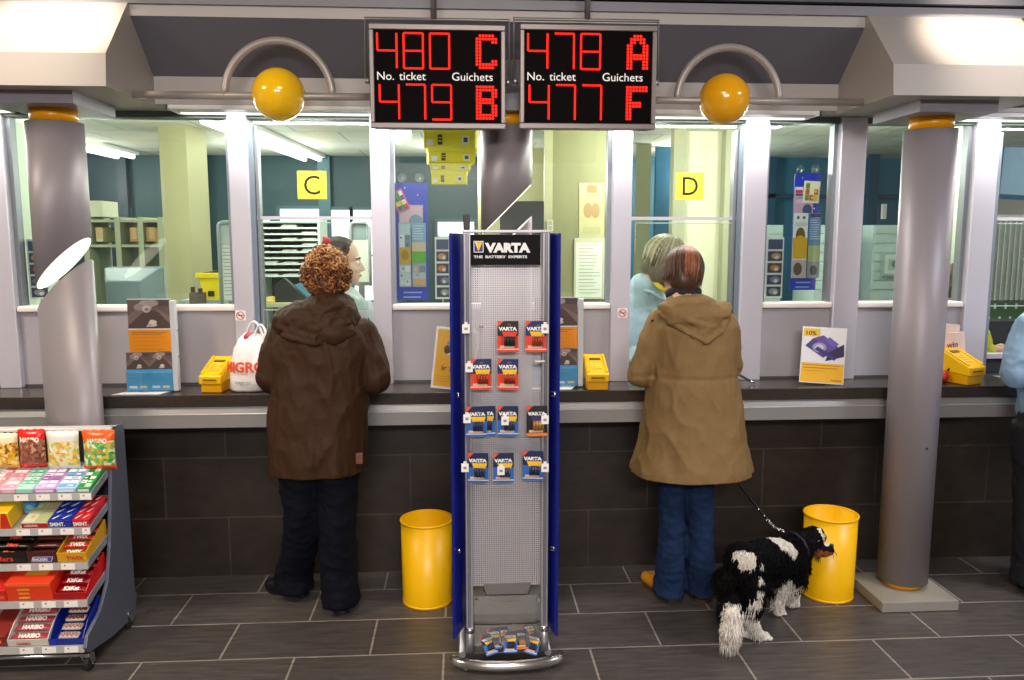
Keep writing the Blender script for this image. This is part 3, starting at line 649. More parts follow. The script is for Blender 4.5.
def number_display(px0, py0, px1, py1, rows, lab, polex, y_):
    Y = y_; x0, z0, x1, z1 = pan(px0, py0, px1, py1, Y); w, h = x1-x0, z1-z0; xm = (x0+x1)/2
    t = thing('number_display', lab, 'display', (xm, Y+.05, z0))
    m = MB(); m.box(x0+.006, Y+.012, z0+.006, x1-.006, Y+.095, z1-.006, mat('#55504f', .45, .3)); m.build('housing', t, bevel=.004)
    m = MB(); f = .022
    for a, b, c, d in ((x0, z0, x1, z0+f), (x0, z1-f, x1, z1), (x0, z0+f, x0+f*.8, z1-f), (x1-f*.8, z0+f, x1, z1-f)): m.box(a, Y, b, c, Y+.03, d, FRAMEM)
    m.build('frame', t, bevel=.003)
    m = MB(); m.box(x0+f*.7, Y+.008, z0+f*.8, x1-f*.7, Y+.014, z1-f*.8, SCRN); m.build('screen', t)
    s = w/135.0
    for rr, (num, let) in enumerate(rows):
        zt = z1-(.125+.49*rr)*h*1.0; hh = .335*h
        zt = z1-h*(.085+.49*rr)
        for k, ch in enumerate(num):
            xa = x0+s*(8+26*k+(1.5 if rr else 0)); dw = 19*s; m = MB(); r = 1.0*s
            ends = {'a': ((0, 1), (1, 1)), 'b': ((1, 1), (1, .5)), 'c': ((1, .5), (1, 0)), 'd': ((0, 0), (1, 0)), 'e': ((0, 0), (0, .5)), 'f': ((0, .5), (0, 1)), 'g': ((0, .5), (1, .5))}
            for sg in SEG[ch]:
                (ax_, az_), (bx, bz) = ends[sg]
                for q in range(8):
                    u = .06+.88*q/7; px = ax_+(bx-ax_)*u; pz = az_+(bz-az_)*u
                    ox, oz = (1.3*s, 0) if ax_ == bx else (0, 1.3*s)
                    dot(m, xa+px*dw, Y+.008, zt-hh+pz*hh, r*1.12)
            m.build('digit_text', t)
        m = MB(); g = LET[let]; cw = 22*s/7
        for i, row in enumerate(g):
            for j, c in enumerate(row):
                if c == '#': dot(m, x0+s*105+j*cw+cw/2, Y+.008, zt-hh*(i+.5)/11, cw*.46)
        m.build('letter_text', t)
    m = MB(); F = facing((x0, Y+.0072, z0))
    for wd, xx in (('No.', 6.5), ('ticket', 29), ('Guichets', 81)):
        m = MB(); m.text(wd, .112*h, CAP, F @ Matrix.Translation((xx*s, .468*h, 0)), .0003, 0, 'LEFT', 1.03); m.build('caption_text', t)
    zp = z1-h*.52; m = MB()
    m.tube([(x0-.020, Y+.06, zp), (x0-.020, Y+.06, z1+.032), (x1+.018, Y+.06, z1+.032), (x1+.018, Y+.06, zp)], .007, mat('#77706d', .4, .5), 8); m.build('bracket', t)
    for xx, d in ((x0-.026, 1), (x1+.002, 1)): m = MB(); m.tube([(xx, Y+.06, zp), (xx+.022, Y+.06, zp)], .012, STEEL, 12); m.build('pivot', t)
    m = MB(); xp = at(polex, 10, Y+.06).x; m.tube([(xp, Y+.06, z1+.032), (xp, Y+.06, 3.3)], .012, STEEL, 12); m.build('pole', t)
number_display(369.5, 24, 505.5, 128.5, [('480', 'C'), ('479', 'B')], 'red number board showing 480 C and 479 B, hung from a pole', 433.5, 3.2)
number_display(520, 24.5, 656.5, 129, [('478', 'A'), ('477', 'F')], 'red number board showing 478 A and 477 F, hung from a pole', 587.5, 3.2)
# ------------------------------------------------------------------ battery display stand
BLUE = mat('#0e1c80', .3, 0, .05, 4); PERF = perf_mat('perforated_steel', '#c7c3c6', .0085, .27); SM = mat('#b2b0b6', .35, .6, .04, 6)
RX0, RX1, RT = -.045, .357, 1.698
t = thing('battery_stand', 'tall perforated metal battery display stand with blue side panels', 'display stand', (.156, 3.1, 0))
for xa, xb, d in ((RX0-.006, .003, 1), (RX1+.006, .325, -1)):
    m = MB(); m.prism([(xa, 2.95, .125), (xa+.01*d, 2.945, .125), (xb+.006*d, 3.09, .125), (xb-.003*d, 3.095, .125)], (0, 0, RT-.125), BLUE); m.build('side_panel', t, bevel=.002)
for x in (.002, .298):
    m = MB(); m.box(x, 2.99, .14, x+.028, 3.05, RT, SM); m.box(x+.008, 2.984, .14, x+.020, 2.99, RT, mat('#8d8b92', .3, .7)); m.build('post', t, bevel=.003)
    m = MB(); m.tube([(x+.014, 3.0, .15), (x+.014, 2.985, .05)], .017, SM, 14); m.lathe([(.02, .128), (.02, .15)], CHROME, (x+.014, 2.998, 0), 16); m.build('lower_leg', t)
m = MB(); m.box(.0, 2.99, RT, .328, 3.05, RT+.012, SM); m.build('top_bar', t, bevel=.003)
m = MB(); m.box(.002, 3.02, RT+.012, .028, 3.045, RT+.07, BLACK); m.build('clip', t, bevel=.004)
m = MB(); m.box(.03, 3.035, .30, .298, 3.037, RT-.005, PERF); m.build('perforated_panel', t)
m = MB(); x0, z0, x1, z1 = pan(470.5, 235, 540.5, 265, 2.99); m.box(x0, 2.99, z0, x1, 3.0, z1, mat('#100e11', .6, spec=.12)); sg = m.build('sign_board', t)
m = MB(); F = facing((x0, 2.9895, z0)); w_, h_ = x1-x0, z1-z0
prints(m, F, w_, h_, [('r', .045, .42, .185, .80, '#e9e6e2'), ('r', .055, .445, .175, .775, '#1b3a86'), ('p', [(.06, .765), (.17, .765), (.115, .46)], '#f2c21a'), ('p', [(.06, .765), (.085, .765), (.112, .5)], '#f7e6a0')])
m.text('VARTA', .40*h_, mat('#efedec', .4, 0, 0), F @ Matrix.Translation((.225*w_, .44*h_, .001)), .0003, .003, 'LEFT', 1.14)
m.text('THE  BATTERY  EXPERTS', .115*h_, mat('#d8d6d6', .4, 0, 0), F @ Matrix.Translation((.045*w_, .235*h_, .001)), .0002, .0007, 'LEFT', 1.42)
m.build('sign_text', sg)
m = MB(); m.tube([(-.045+.202*(1-cos(pi*k/20))*1.035, 2.965-.065*sin(pi*k/20), .034) for k in range(21)], .02, CHROME, 16); m.build('foot_bar', t)
for x in (.0, .325): m = MB(); m.lathe([(.011, 0), (.013, .004), (.006, .008), (.006, .016)], STEEL, (x, 2.945 if x < .1 else 2.945, .001), 14); m.build('levelling_foot', t)
for x in (RX0+.03, RX1-.03): m = MB(); m.tube([(x, 2.98, .04), (x, 3.26, .04), (x, 3.26, .14)], .014, SM, 10); m.lathe([(.012, 0), (.014, .02), (.008, .03)], RUBBER, (x, 3.25, .001), 12); m.build('base_tube', t)
# clear dump tray at the bottom
xa, xb = .034, .300; m = MB(); TR = glass_mat('tray_acrylic', (.88, .87, .85), .16, .25, .4)
m.box(xa, 2.975, .045, xb, 2.979, .165, TR); m.box(xa, 2.979, .045, xb, 3.2, .049, mat('#8a8580', .5, .2)); m.box(xa, 2.979, .049, xa+.004, 3.2, .16, TR); m.box(xb-.004, 2.979, .049, xb, 3.2, .16, TR)
m.build('dump_tray', t)
m = MB(); m.prism([(xa, 3.0, .17), (xb, 3.0, .17), (xb, 3.03, .26), (xa, 3.03, .26)], (0, .003, 0), glass_mat('smoky_acrylic', (.62, .60, .58), .14, .2, .4)); m.build('tray_flap', t)
m = MB(); m.prism([(.085, 3.032, .265), (.25, 3.032, .265), (.262, 3.03, .31), (.07, 3.03, .31)], (0, .003, 0), mat('#8b8784', .25, .7)); m.build('chute_plate', t)
for x in (.045, .29): m = MB(); m.cbox((x, 2.99, .262), (.012, .014, .012), STEEL); m.build('tray_clip', t)
for x in (RX0+.012, RX1-.022): m = MB(); m.tube([(x, 2.98, at(460, 393, 2.98).z+.0), (x+.012, 2.972, at(460, 393, 2.98).z), (x+.012, 2.972, at(460, 393, 2.98).z-.015), (x, 2.98, at(460, 393, 2.98).z-.015)], .003, CHROME, 6); m.build('latch', t)
for x in (RX0+.012, RX1-.022): m = MB(); zz = at(460, 549, 2.98).z; m.tube([(x, 2.98, zz), (x+.012, 2.972, zz), (x+.012, 2.972, zz-.012), (x, 2.98, zz-.012)], .003, CHROME, 6); m.build('latch', t)
TAGM = mat('#f3f0ec', .5); HOOKM = mat('#b9b6b4', .25, .8)
def hook(px, py, tagpx, lab=None):
    p = at(px, py, 3.03); m = MB(); Y1 = 2.935
    for dx in (-.006, .006): m.tube([(p.x+dx, 3.034, p.z), (p.x+dx, Y1+.01, p.z), (p.x+dx*.4, Y1, p.z+.006)], .0018, HOOKM, 6)
    h = m.build('hook', t)
    if tagpx:
        q = at(tagpx[0], tagpx[1], 2.928); m = MB(); m.box(q.x-.014, 2.926, q.z-.02, q.x+.014, 2.929, q.z+.014, TAGM); m.box(q.x-.006, 2.926, q.z+.014, q.x+.006, 2.929, q.z+.022, TAGM); g = m.build('price_tag', h, bevel=.002)
        m = MB(); m.box(q.x-.006, 2.9255, q.z-.008, q.x+.006, 2.926, q.z+.002, mat('#9a8f8a', .5)); m.build('price_text', h)
hooks = [(481, 325, (466, 328)), (508, 323, None), (536, 324, (545, 328)), (481, 360, (469, 367)), (508, 360, None), (536, 362, None),
         (478, 408, (467, 418)), (508, 407, (505, 420)), (537, 408, (545, 419)), (478, 455, (465, 467)), (504, 455, (501, 470)), (533, 453, (545, 467))]
for px, py, tg in hooks: hook(px, py, tg)
# flat tag at the empty hook
q = at(540, 361, 2.93); m = MB(); m.box(q.x-.018, 2.925, q.z-.003, q.x+.018, 2.95, q.z, TAGM); m.build('price_tag', t)
def pack_mesh(style):
    """one blister card, bottom centre at the origin of its hook hole; local facing the hall"""
    top, bot, tri, bat = style; w, h = .079, .116; m = MB()
    F = facing((-w/2, 0, -h))
    m.box(-w/2, 0, -h, w/2, .002, 0, mat(bot, .4)); card = m
    p = MB(); prints(p, F, w, h, [('r', 0, .52, 1, 1, top), ('r', 0, 0, 1, .10, '#e7dfd8' if bot != '#17151a' else '#f07a1a'), ('r', .0, .0, 1, .07, bot if bot != '#17151a' else '#f07a1a'), ('p', [(0, 1), (.3, 1), (0, .8)], '#e2521f'),
        ('p', [(.2, .66), (.95, .66), (.75, .28), (.42, .28)], tri), ('r', .12, .12, .8, .2, '#f0c7a8')], .0004)
    F2 = F @ Matrix.Translation((.07*w, .70*h, .0035)); p.text('VARTA', .15*h, mat('#f3f1ef', .4, 0, 0), F2, .0002, .0010, 'LEFT', 1.2)
    b = MB()
    for k in range(4): x = -w*.12+k*w*.13; b.tube([(x, -.006, -h*.80), (x, -.006, -h*.50)], .0052, mat(bat, .3, .3), 8); b.tube([(x, -.006, -h*.50), (x, -.006, -h*.475)], .003, CHROME, 6)
    bl = MB(); bl.box(-w*.32, -.0125, -h*.84, w*.42, .0, -h*.44, glass_mat('blister_plastic', (.97, .97, .97), .04, .05, .3))
    return card, p, b, bl
ST = {'red_black': ('#1a1518', '#e23a1c', '#e23a1c', '#2a2022'), 'red_blue': ('#16245e', '#e6401d', '#f4c02a', '#b33a20'), 'blue': ('#101c46', '#2a6bb8', '#f4c02a', '#27335e'), 'dark': ('#15131a', '#17151a', '#3a2a66', '#b8853a')}
packs = [(508, 321, 'red_black', 0, 'red battery pack with black upper edge, alone in the middle of the top row'), (536, 321, 'red_blue', 0, 'red and blue battery pack in the top row beside the blue side panel'),
         (481, 359, 'red_blue', 0, 'red and blue battery pack in the second row, first hook'), (508, 359, 'red_blue', 0, 'red and blue battery pack in the second row, middle hook under the black topped one'),
         (485, 406, 'blue', .035, 'blue battery pack at the back of the doubled first hook of the third row'), (476.5, 406.5, 'blue', 0, 'blue battery pack in front on the doubled first hook of the third row'), (508, 406, 'blue', 0, 'blue battery pack on the middle hook of the third row'), (537, 406, 'dark', 0, 'black battery pack with orange bottom edge in the third row'),
         (478, 453, 'blue', 0, 'blue battery pack on the first hook of the lowest row'), (503.5, 453, 'blue', 0, 'blue battery pack on the middle hook of the lowest row'), (533, 451, 'blue', 0, 'blue battery pack on the last hook of the lowest row')]
cache = {}
for px, py, st, back, lab in packs:
    Y = 2.955+back; p = at(px, py, Y); r = thing('battery_pack', lab, 'battery pack', p, random.uniform(-.12, .12), 'hanging battery packs')
    if st not in cache:
        cache[st] = [q.build(n, r, True) for q, n in zip(pack_mesh(ST[st]), ('card', 'print', 'battery_row', 'blister'))]
    else:
        for o in cache[st]: c = o.copy(); COL.objects.link(c); c.parent = r
rn = random.Random(11)
for k in range(7):
    st = ('blue', 'blue', 'red_blue', 'blue', 'dark', 'blue', 'blue')[k]
    r = thing('battery_pack', 'loose battery pack lying in the clear tray of the battery stand', 'battery pack', (.075+.034*k, 2.995+.03*(k % 3), .115+.012*(k % 2)), group='loose battery packs in the tray', rot=(rn.uniform(-1.0, -.5), rn.uniform(-.2, .2), rn.uniform(-.7, .7)))
    for o in cache[st]:
        c = o.copy(); COL.objects.link(c); c.parent = r
    r.scale = (.7, .7, .7)
# ------------------------------------------------------------------ sweets rack on castors
RG = mat('#696e7d', .38, .3, .04, 6); SHM = mat('#c3c1c2', .4, .3, .04, 6)
XR, XL = -1.452, -2.14
t = thing('sweets_rack', 'grey sweets rack on castors with five sloping shelves', 'rack', (-1.8, 3.2, 0))
side = [(3.44, .03), (3.43, .895), (3.318, .905), (3.268, .62), (3.235, .44), (3.19, .29), (3.11, .205), (2.995, .16), (2.975, .12), (3.0, .09), (3.2, .05)]
m = MB(); m.prism([(XR, y, z) for y, z in side], (-.014, 0, 0), RG); m.build('side_panel', t, bevel=.002)
m = MB(); m.prism([(XL, y, z) for y, z in side], (.014, 0, 0), RG); m.build('side_panel', t, bevel=.002)
m = MB(); m.box(XL, 3.352, .1, XR-.014, 3.358, .895, mat('#3a3a40', .5)); m.build('back_panel', t)
m = MB(); m.box(XL, 3.30, .893, XR-.0, 3.36, .903, mat('#d9d6d2', .35, .3)); m.build('top_rail', t, bevel=.002)
SH = [((3.137, .678), (3.345, .742)), ((3.109, .547), (3.335, .610)), ((3.070, .420), (3.31, .474)), ((3.045, .278), (3.275, .335)), ((2.998, .116), (3.22, .178))]
SX = XR-.016
for k, ((fy, fz), (by, bz)) in enumerate(SH):
    m = MB(); m.prism([(XL+.014, fy, fz), (XL+.014, by, bz), (XL+.014, by, bz-.006), (XL+.014, fy, fz-.006)], (SX-XL-.014, 0, 0), SHM); s = m.build('shelf', t)
    m = MB(); m.prism([(SX-.003, fy, fz-.02), (SX-.003, by, bz-.02), (SX-.003, by, bz+.012), (SX-.003, fy, fz+.012)], (.004, 0, 0), mat('#a7a9b2', .35, .4)); m.build('shelf_side', s)
    m = MB(); m.box(XL+.014, fy-.006, fz-.022, SX, fy, fz+.006, mat('#b9b5b2', .4, .1)); m.build('price_strip', s)
    x = -1.76+.013*k; i = 0
    while x < SX-.03:
        m = MB(); m.box(x, fy-.008, fz-.020, min(SX, x+.052), fy-.006, fz+.004, mat('#f1ede6', .5)); g = m.build('price_label', s)
        m = MB(); m.box(x+.012, fy-.0086, fz-.006, x+.018, fy-.008, fz, mat('#b06a5a', .5)); m.build('price_text', s); x += .083
def caster(x, y, name='caster'):
    m = MB(); m.cbox((x, y, .074), (.034, .034, .016), CHROME); m.tube([(x, y, .081), (x, y, .062)], .01, CHROME, 10); c = m.build('caster', t, bevel=.002)
    m = MB()
    for dx in (-.014, .014): m.prism([(x+dx-.002, y-.012, .07), (x+dx-.002, y+.03, .07), (x+dx-.002, y+.035, .03), (x+dx-.002, y+.01, .022)], (.004, 0, 0), CHROME)
    m.build('fork', c)
    m = MB(); m.lathe([(.008, -.011), (.03, -.011), (.034, -.007), (.034, .007), (.03, .011), (.008, .011)], RUBBER, (0, 0, 0), 24, M=Matrix.Translation((x, y+.016, .0345)) @ Matrix.Rotation(pi/2, 4, 'Y')); m.build('wheel', c)
caster(-1.475, 3.02); caster(-1.462, 3.36); caster(XL+.03, 3.02); caster(XL+.03, 3.36)
m = MB(); m.tube([(XL+.02, 3.02, .070), (XR-.03, 3.02, .070)], .009, CHROME, 10); m.build('base_bar', t)
# sweets
def shelf_M(k):                                      # slope frame: x along the shelf, y up the slope, z off the shelf
    (fy, fz), (by, bz) = SH[k]; return V((0, fy, fz)), math.atan2(bz-fz, by-fy)
def carton_on(k, x0, x1, depth, h, col, lab, items=None, off=.004, group=None, name='sweets_box', cat='sweets box', open_=False, hf=None, topitems=None, hover=.003):
    o, a = shelf_M(k); off += .004; d = V((0, cos(a), sin(a))); n = V((0, -sin(a), cos(a)))
    loc = o+d*off+n*hover+V((x0, 0, 0)); r = thing(name, lab, cat, loc, group=group, rot=(a, 0, 0)); w = x1-x0; c = mat(col, .42)
    if not open_:
        m = MB(); m.box(0, 0, 0, w, depth, h, c); m.build('carton', r, True, .002)
    else:
        hf = hf or h*.45; th = .003; m = MB()
        m.box(0, 0, 0, w, depth, th, c); m.box(0, 0, th, w, th, hf, c); m.box(0, depth-th, th, w, depth, h, c)
        for xx in (0, w-th): m.prism([(xx, th, th), (xx, depth-th, th), (xx, depth-th, h), (xx, depth*.35, h*.75), (xx, th, hf)], (th, 0, 0), c)
        m.build('tray', r, True)
    if items: m = MB(); prints(m, facing((0, 0, 0)), w, (hf if open_ else h), items); m.build('front_print', r, True)
    if topitems: m = MB(); prints(m, Matrix.Translation((0, 0, h)), w, depth, topitems); m.build('top_print', r, True)
    return r
def bars(k, x0, x1, n, col, lab, group, length=.05, r=.008, lift=.02, off=.03, rows=3, txt=None, tc='#ffffff', across=True, lab2=None, hx2=None):
    o, a = shelf_M(k); d = V((0, cos(a), sin(a))); nn = V((0, -sin(a), cos(a))); src = None
    for j in range(rows):
        loc = o+d*(off+.004+.034*j)+nn*(lift+.012*j)+V(((x0+x1)/2, 0, 0))
        if src is None:
            src = thing('sweet_bar', lab, 'sweets', loc, group=group, rot=(a, 0, 0)); w = x1-x0; m = MB()
            g = []
            for s_, f_ in ((-.5, .25), (-.47, .3), (-.44, .9), (-.3, 1), (.3, 1), (.44, .9), (.47, .3), (.5, .25)):
                g.append([V((s_*w, r*1.6*cos(2*pi*q/10), r*f_*sin(2*pi*q/10))) for q in range(10)])
            m.loft(g, mat(col, .3)); m.build('wrapper', src, True)
            if txt: m = MB(); m.text(txt, .022, mat(tc, .4, 0, 0), Matrix.Translation((0, -.012, r*.75)) @ Matrix.Rotation(.45, 4, 'X'), .0002, .0012, 'CENTER'); m.build('wrapper_text', src, True)
        else: c = copy_tree(src); c.location = loc
def X3(px, py, k): return at(px, py, SH[k][0][0]).x
Wh = '#ffffff'
# top row: bags hung in front of the back panel
def bag(px0, px1, py0, py1, base, top, bottom, lab, pal, seed, txt=True):
    Y = 3.262; x0, z0, x1, z1 = pan(px0, py0, px1, py1, Y); w, h = x1-x0, z1-z0
    r = thing('sweets_bag', lab, 'sweets bag', ((x0+x1)/2, Y, z0+.002)); m = MB(); nx, nz = 8, 8; fr, bk = [], []
    for j in range(nz+1):
        for i in range(nx+1):
            u, v = i/nx, j/nz; b = .022*(sin(pi*u)**.6)*(sin(pi*v)**.5); zz = v*h+(.004*(i % 2) if j in (0, nz) else 0)
            fr.append(V(((u-.5)*w*(1-.06*sin(pi*v)), -b-.001, zz))); bk.append(V(((u-.5)*w*(1-.06*sin(pi*v)), b*.6+.001, zz)))
    a = m.add(fr); b2 = m.add(bk); rn = random.Random(seed)
    mt, mb_, md = mat(top, .25), mat(bottom, .25), mat(base, .25); pm = vor_mat(pal+[base])
    for j in range(nz):
        for i in range(nx):
            q = [j*(nx+1)+i, j*(nx+1)+i+1, (j+1)*(nx+1)+i+1, (j+1)*(nx+1)+i]
            mm = mt if j >= nz-2 else (mb_ if j < 1 else pm)
            m.face([a+x for x in q], mm, True); m.face([b2+x for x in q][::-1], mt, True)
    for i in range(nx):
        m.face((a+i+1, a+i, b2+i, b2+i+1), mb_); c = nz*(nx+1)+i; m.face((a+c, a+c+1, b2+c+1, b2+c), mt)
    for j in range(nz):
        c = j*(nx+1); m.face((a+c, a+c+nx+1, b2+c+nx+1, b2+c), md); c += nx; m.face((a+c+nx+1, a+c, b2+c, b2+c+nx+1), md)
    m.build('pouch', r, True)
    if txt:
        m = MB(); m.text('HARIBO', h*.16, mat('#fff3dc', .4, 0, 0), facing((0, -.018, h*.70)), .0004, .0016, 'CENTER', .8); m.build('brand_text', r, True)
    return r
bag(-6, 19, 434, 469, '#e8c24a', '#e6d7b0', '#e0b23a', 'gold sweets bag hanging at the very end of the top row', ['#e8b52a', '#d98f20', '#f0d890', '#8a5a2a'], 2, False)
bag(19, 46, 430, 468, '#8f4a3a', '#e01f18', '#e01f18', 'red sweets bag hanging in the top row of the rack', ['#6a3a30', '#a06a50', '#8a4a3a', '#c99a7a'], 3)
bag(47, 80, 432, 470, '#e6d9a0', '#dcd8d0', '#d5d6ca', 'clear and yellow sweets bag between the red and the orange bag', ['#f0c850', '#e8e0b0', '#b9c46a', '#e09a50', '#f2efe0'], 5, False)
bag(83, 116, 431, 470, '#9fb05a', '#ff5a12', '#ff5a12', 'orange and green sweets bag at the side panel end of the top row', ['#3a9a4a', '#d9c040', '#e9e4c0', '#5ab06a', '#c98a40'], 8)
m = MB()
for px in (33, 66, 99): p = at(px, 430, 3.28); m = MB(); m.tube([(p.x, 3.345, .878), (p.x, 3.27, .878), (p.x, 3.262, .884)], .002, CHROME, 6); m.build('bag_hook', t); m = MB(); m.box(p.x-.032, 3.258, .880, p.x-.008, 3.26, .896, TAGM); m.build('price_tag', t)
# shelf one: flat gum boxes
gums = [(-14, 0, '#e9c6cc', ['#f3e4e2', '#d98a98'], 'pink and white gum box, first on the upper shelf'), (0, 15, '#e8b9c6', ['#f6e9ea', '#d990a4', '#efcfd6'], 'pale pink gum box on the upper shelf beside the mint one'), (15, 33, '#9fd6c2', ['#d5ece2', '#6dbfa2', '#b9e2d3'], 'mint green gum box on the upper shelf'), (33, 55, '#c79ad0', ['#e6cfe8', '#a673b8', '#f0e2f0'], 'lilac gum box on the upper shelf'), (55, 76, '#a9c8e6', ['#d8e6f4', '#6f9fd0', '#eef4fa'], 'light blue gum box on the upper shelf'), (76, 99, '#1f9a4a', ['#e8efe0', '#13803a', '#4fb86a', '#f4f4ea'], 'green gum box on the upper shelf beside the side panel')]
for i, (a, b2, c, pal, lab) in enumerate(gums):
    x0, x1 = X3(a, 492, 0)+.001, X3(b2, 492, 0)-.001; rn = random.Random(i); it = []
    for j in range(7):
        for q in range(2):
            it.append(('r', .06+.46*q, .05+.135*j, .06+.46*q+.40, .05+.135*j+.11, pal[(j*2+q*3+i) % len(pal)]))
            it.append(('r', .1+.46*q, .08+.135*j, .1+.46*q+.22, .08+.135*j+.04, pal[(j+q+1) % len(pal)]))
    carton_on(0, x0, min(x1, SX-.006), .185, .02, c, lab, [('r', .08, .2, .9, .8, pal[-1])], topitems=it, group=None)
# shelf two
x = [X3(p, 524, 1) for p in (-12, 11, 21, 48, 72, 98)]
carton_on(1, x[0], x[1]-.003, .18, .07, '#f0c21a', 'yellow and red striped packet at the end of the second shelf', [('p', [(.5, 0), (1, 0), (.9, 1), (.7, 1)], '#d9301f'), ('p', [(.1, .1), (.4, .1), (.4, .8), (.2, .8)], '#7fb03a')])
carton_on(1, x[1], x[2]+.012, .06, .05, '#3f8fc4', 'light blue packet lying at the back of the second shelf', [('e', .5, .6, .3, .25, '#7fbfe0'), ('r', .1, .1, .9, .3, '#9fb8c4')], off=.10)
carton_on(1, x[2], x[3]-.003, .15, .026, '#d9d6b8', 'cream box with a red front strip on the second shelf', [('r', 0, .0, 1, .8, '#b3211c'), ('t', .1, .22, .55, 'LORONIA', '#f0e2d0', .02, .8)], topitems=collage(2, 2, ['#b9c48a', '#e3ddb8', '#c9b88a', '#a8b070'], 4))
carton_on(1, x[3], x[4]-.003, .17, .032, '#1f2f9a', 'dark blue mint box on the second shelf', [('t', .05, .2, .75, 'SMINT.', Wh, .03, .78)], topitems=[i for j in range(4) for q in range(2) for i in (('p', [(.1+.45*q, .06+.24*j), (.2+.45*q, .06+.24*j), (.42+.45*q, .2+.24*j), (.32+.45*q, .2+.24*j)], '#dfe6f4'), ('e', .38+.45*q, .2+.24*j, .06, .03, '#5a8fd8'))])
carton_on(1, x[4], min(x[5], SX-.006), .17, .032, '#c8202c', 'red mint box on the second shelf beside the shelf end', [('t', .05, .2, .75, 'SMINT.', Wh, .03, .78)], topitems=[i for j in range(4) for q in range(2) for i in (('p', [(.1+.45*q, .06+.24*j), (.2+.45*q, .06+.24*j), (.42+.45*q, .2+.24*j), (.32+.45*q, .2+.24*j)], '#f4dfe0'), ('e', .38+.45*q, .2+.24*j, .06, .03, '#f08a90'))])
# shelf three
x = [X3(p, 560, 2) for p in (-14, 27, 57, 94)]
carton_on(2, x[0], x[1]-.003, .17, .062, '#1b1513', 'black chocolate bar box with red lettering on the third shelf', [('t', .22, .22, .62, 'Mars', '#e0412a', .02, 1.1)], open_=True, hf=.05)
carton_on(2, x[1], x[2]-.003, .17, .062, '#4a2320', 'dark brown chocolate bar box on the third shelf', [('p', [(.12, .1), (.82, .1), (.9, .55), (.2, .55)], '#e9e2ea'), ('p', [(.14, .14), (.80, .14), (.87, .51), (.22, .51)], '#5a3f9a'), ('t', .18, .2, .3, 'SNICKERS', Wh, .02, .85)], open_=True, hf=.05)
carton_on(2, x[2], min(x[3], SX-.006), .19, .07, '#d9a21f', 'gold chocolate bar box with red lettering on the third shelf', [('t', .3, .2, .6, 'TWIX', '#c8202c', .03, 1.0)], open_=True, hf=.042)
bars(2, x[0]+.005, x[1]-.008, 1, '#231a17', 'black wrapped bar standing in the black box of the third shelf', 'bars in the black box', lift=.03, txt='Mars', tc='#d8402a')
bars(2, x[1]+.005, x[2]-.008, 1, '#5a2a24', 'brown wrapped bar in the dark brown box of the third shelf', 'bars in the brown box', lift=.03)
bars(2, x[2]+.005, min(x[3], SX)-.012, 1, '#c9302a', 'red and gold wrapped bar in the gold box of the third shelf', 'bars in the gold box', lift=.026, rows=4, txt='TWIX', tc='#f6e2d8')
# shelf four
x = [X3(p, 600, 3) for p in (-14, 7, 54, 94)]
carton_on(3, x[0], x[1]-.003, .17, .05, '#d62a1c', 'plain red box at the cut off end of the fourth shelf', [('r', .1, .2, .9, .5, '#e85a3a')])
carton_on(3, x[1], x[2]-.004, .17, .078, '#e8401a', 'orange red biscuit box with yellow lettering on the fourth shelf', [('r', .02, .84, .98, .98, '#f06a2a'), ('t', .26, .60, .16, 'KNOPPERS', '#f7c83a', .02, .75), ('t', .26, .38, .16, 'ORIGINAL', '#f7c83a', .02, .75), ('t', .26, .12, .18, 'KAMBLY', '#f9d860', .02, .8)], topitems=[('r', .3, .3, .8, .6, '#f7b03a')])
carton_on(3, x[2], min(x[3], SX-.006), .19, .08, '#d8141c', 'bright red wafer box on the fourth shelf beside the shelf end', [('p', [(.0, 1), (.0, .3), (.5, .1), (1, .3), (1, 1)], '#a3121a')], open_=True, hf=.03)
bars(3, x[2]+.005, min(x[3], SX)-.012, 1, '#8f1018', 'dark red wrapped wafer bar in the bright red box', 'wafer bars in the red box', lift=.03, rows=5, txt='KitKat', tc='#f4e6e4', r=.009)
# shelf five
x = [X3(p, 643, 4) for p in (-16, 7, 49, 57, 92)]
carton_on(4, x[0], x[1]-.003, .16, .05, '#8a2a22', 'dark red box at the cut off end of the lowest shelf', [('e', .5, .5, .3, .3, '#e0a040')])
carton_on(4, x[1], x[2]-.004, .17, .075, '#d9d3c4', 'white box with red lettering on the lowest shelf', [('t', .22, .15, .6, 'HARIBO', '#b0303a', .03, .8)], open_=True, hf=.03)
bars(4, x[1]+.006, x[2]-.012, 1, '#a8404c', 'dusky red sweets roll in the white box of the lowest shelf', 'sweets rolls in the white box', lift=.024, rows=4, txt='HARIBO', tc='#f0d8d0', r=.009)
carton_on(4, x[2], min(x[4], SX-.006), .18, .085, '#1a2f9c', 'dark blue open box of mixed bars on the lowest shelf', [('r', .0, .0, .2, 1, '#1f36b0')], open_=True, hf=.028)
bars(4, x[2]+.03, min(x[4], SX)-.03, 1, '#c9bfae', 'white and brown wrapped bar in the dark blue box', 'mixed bars in the blue box', lift=.026, rows=5, txt='AMAMI', tc='#7a2a2a', r=.010)
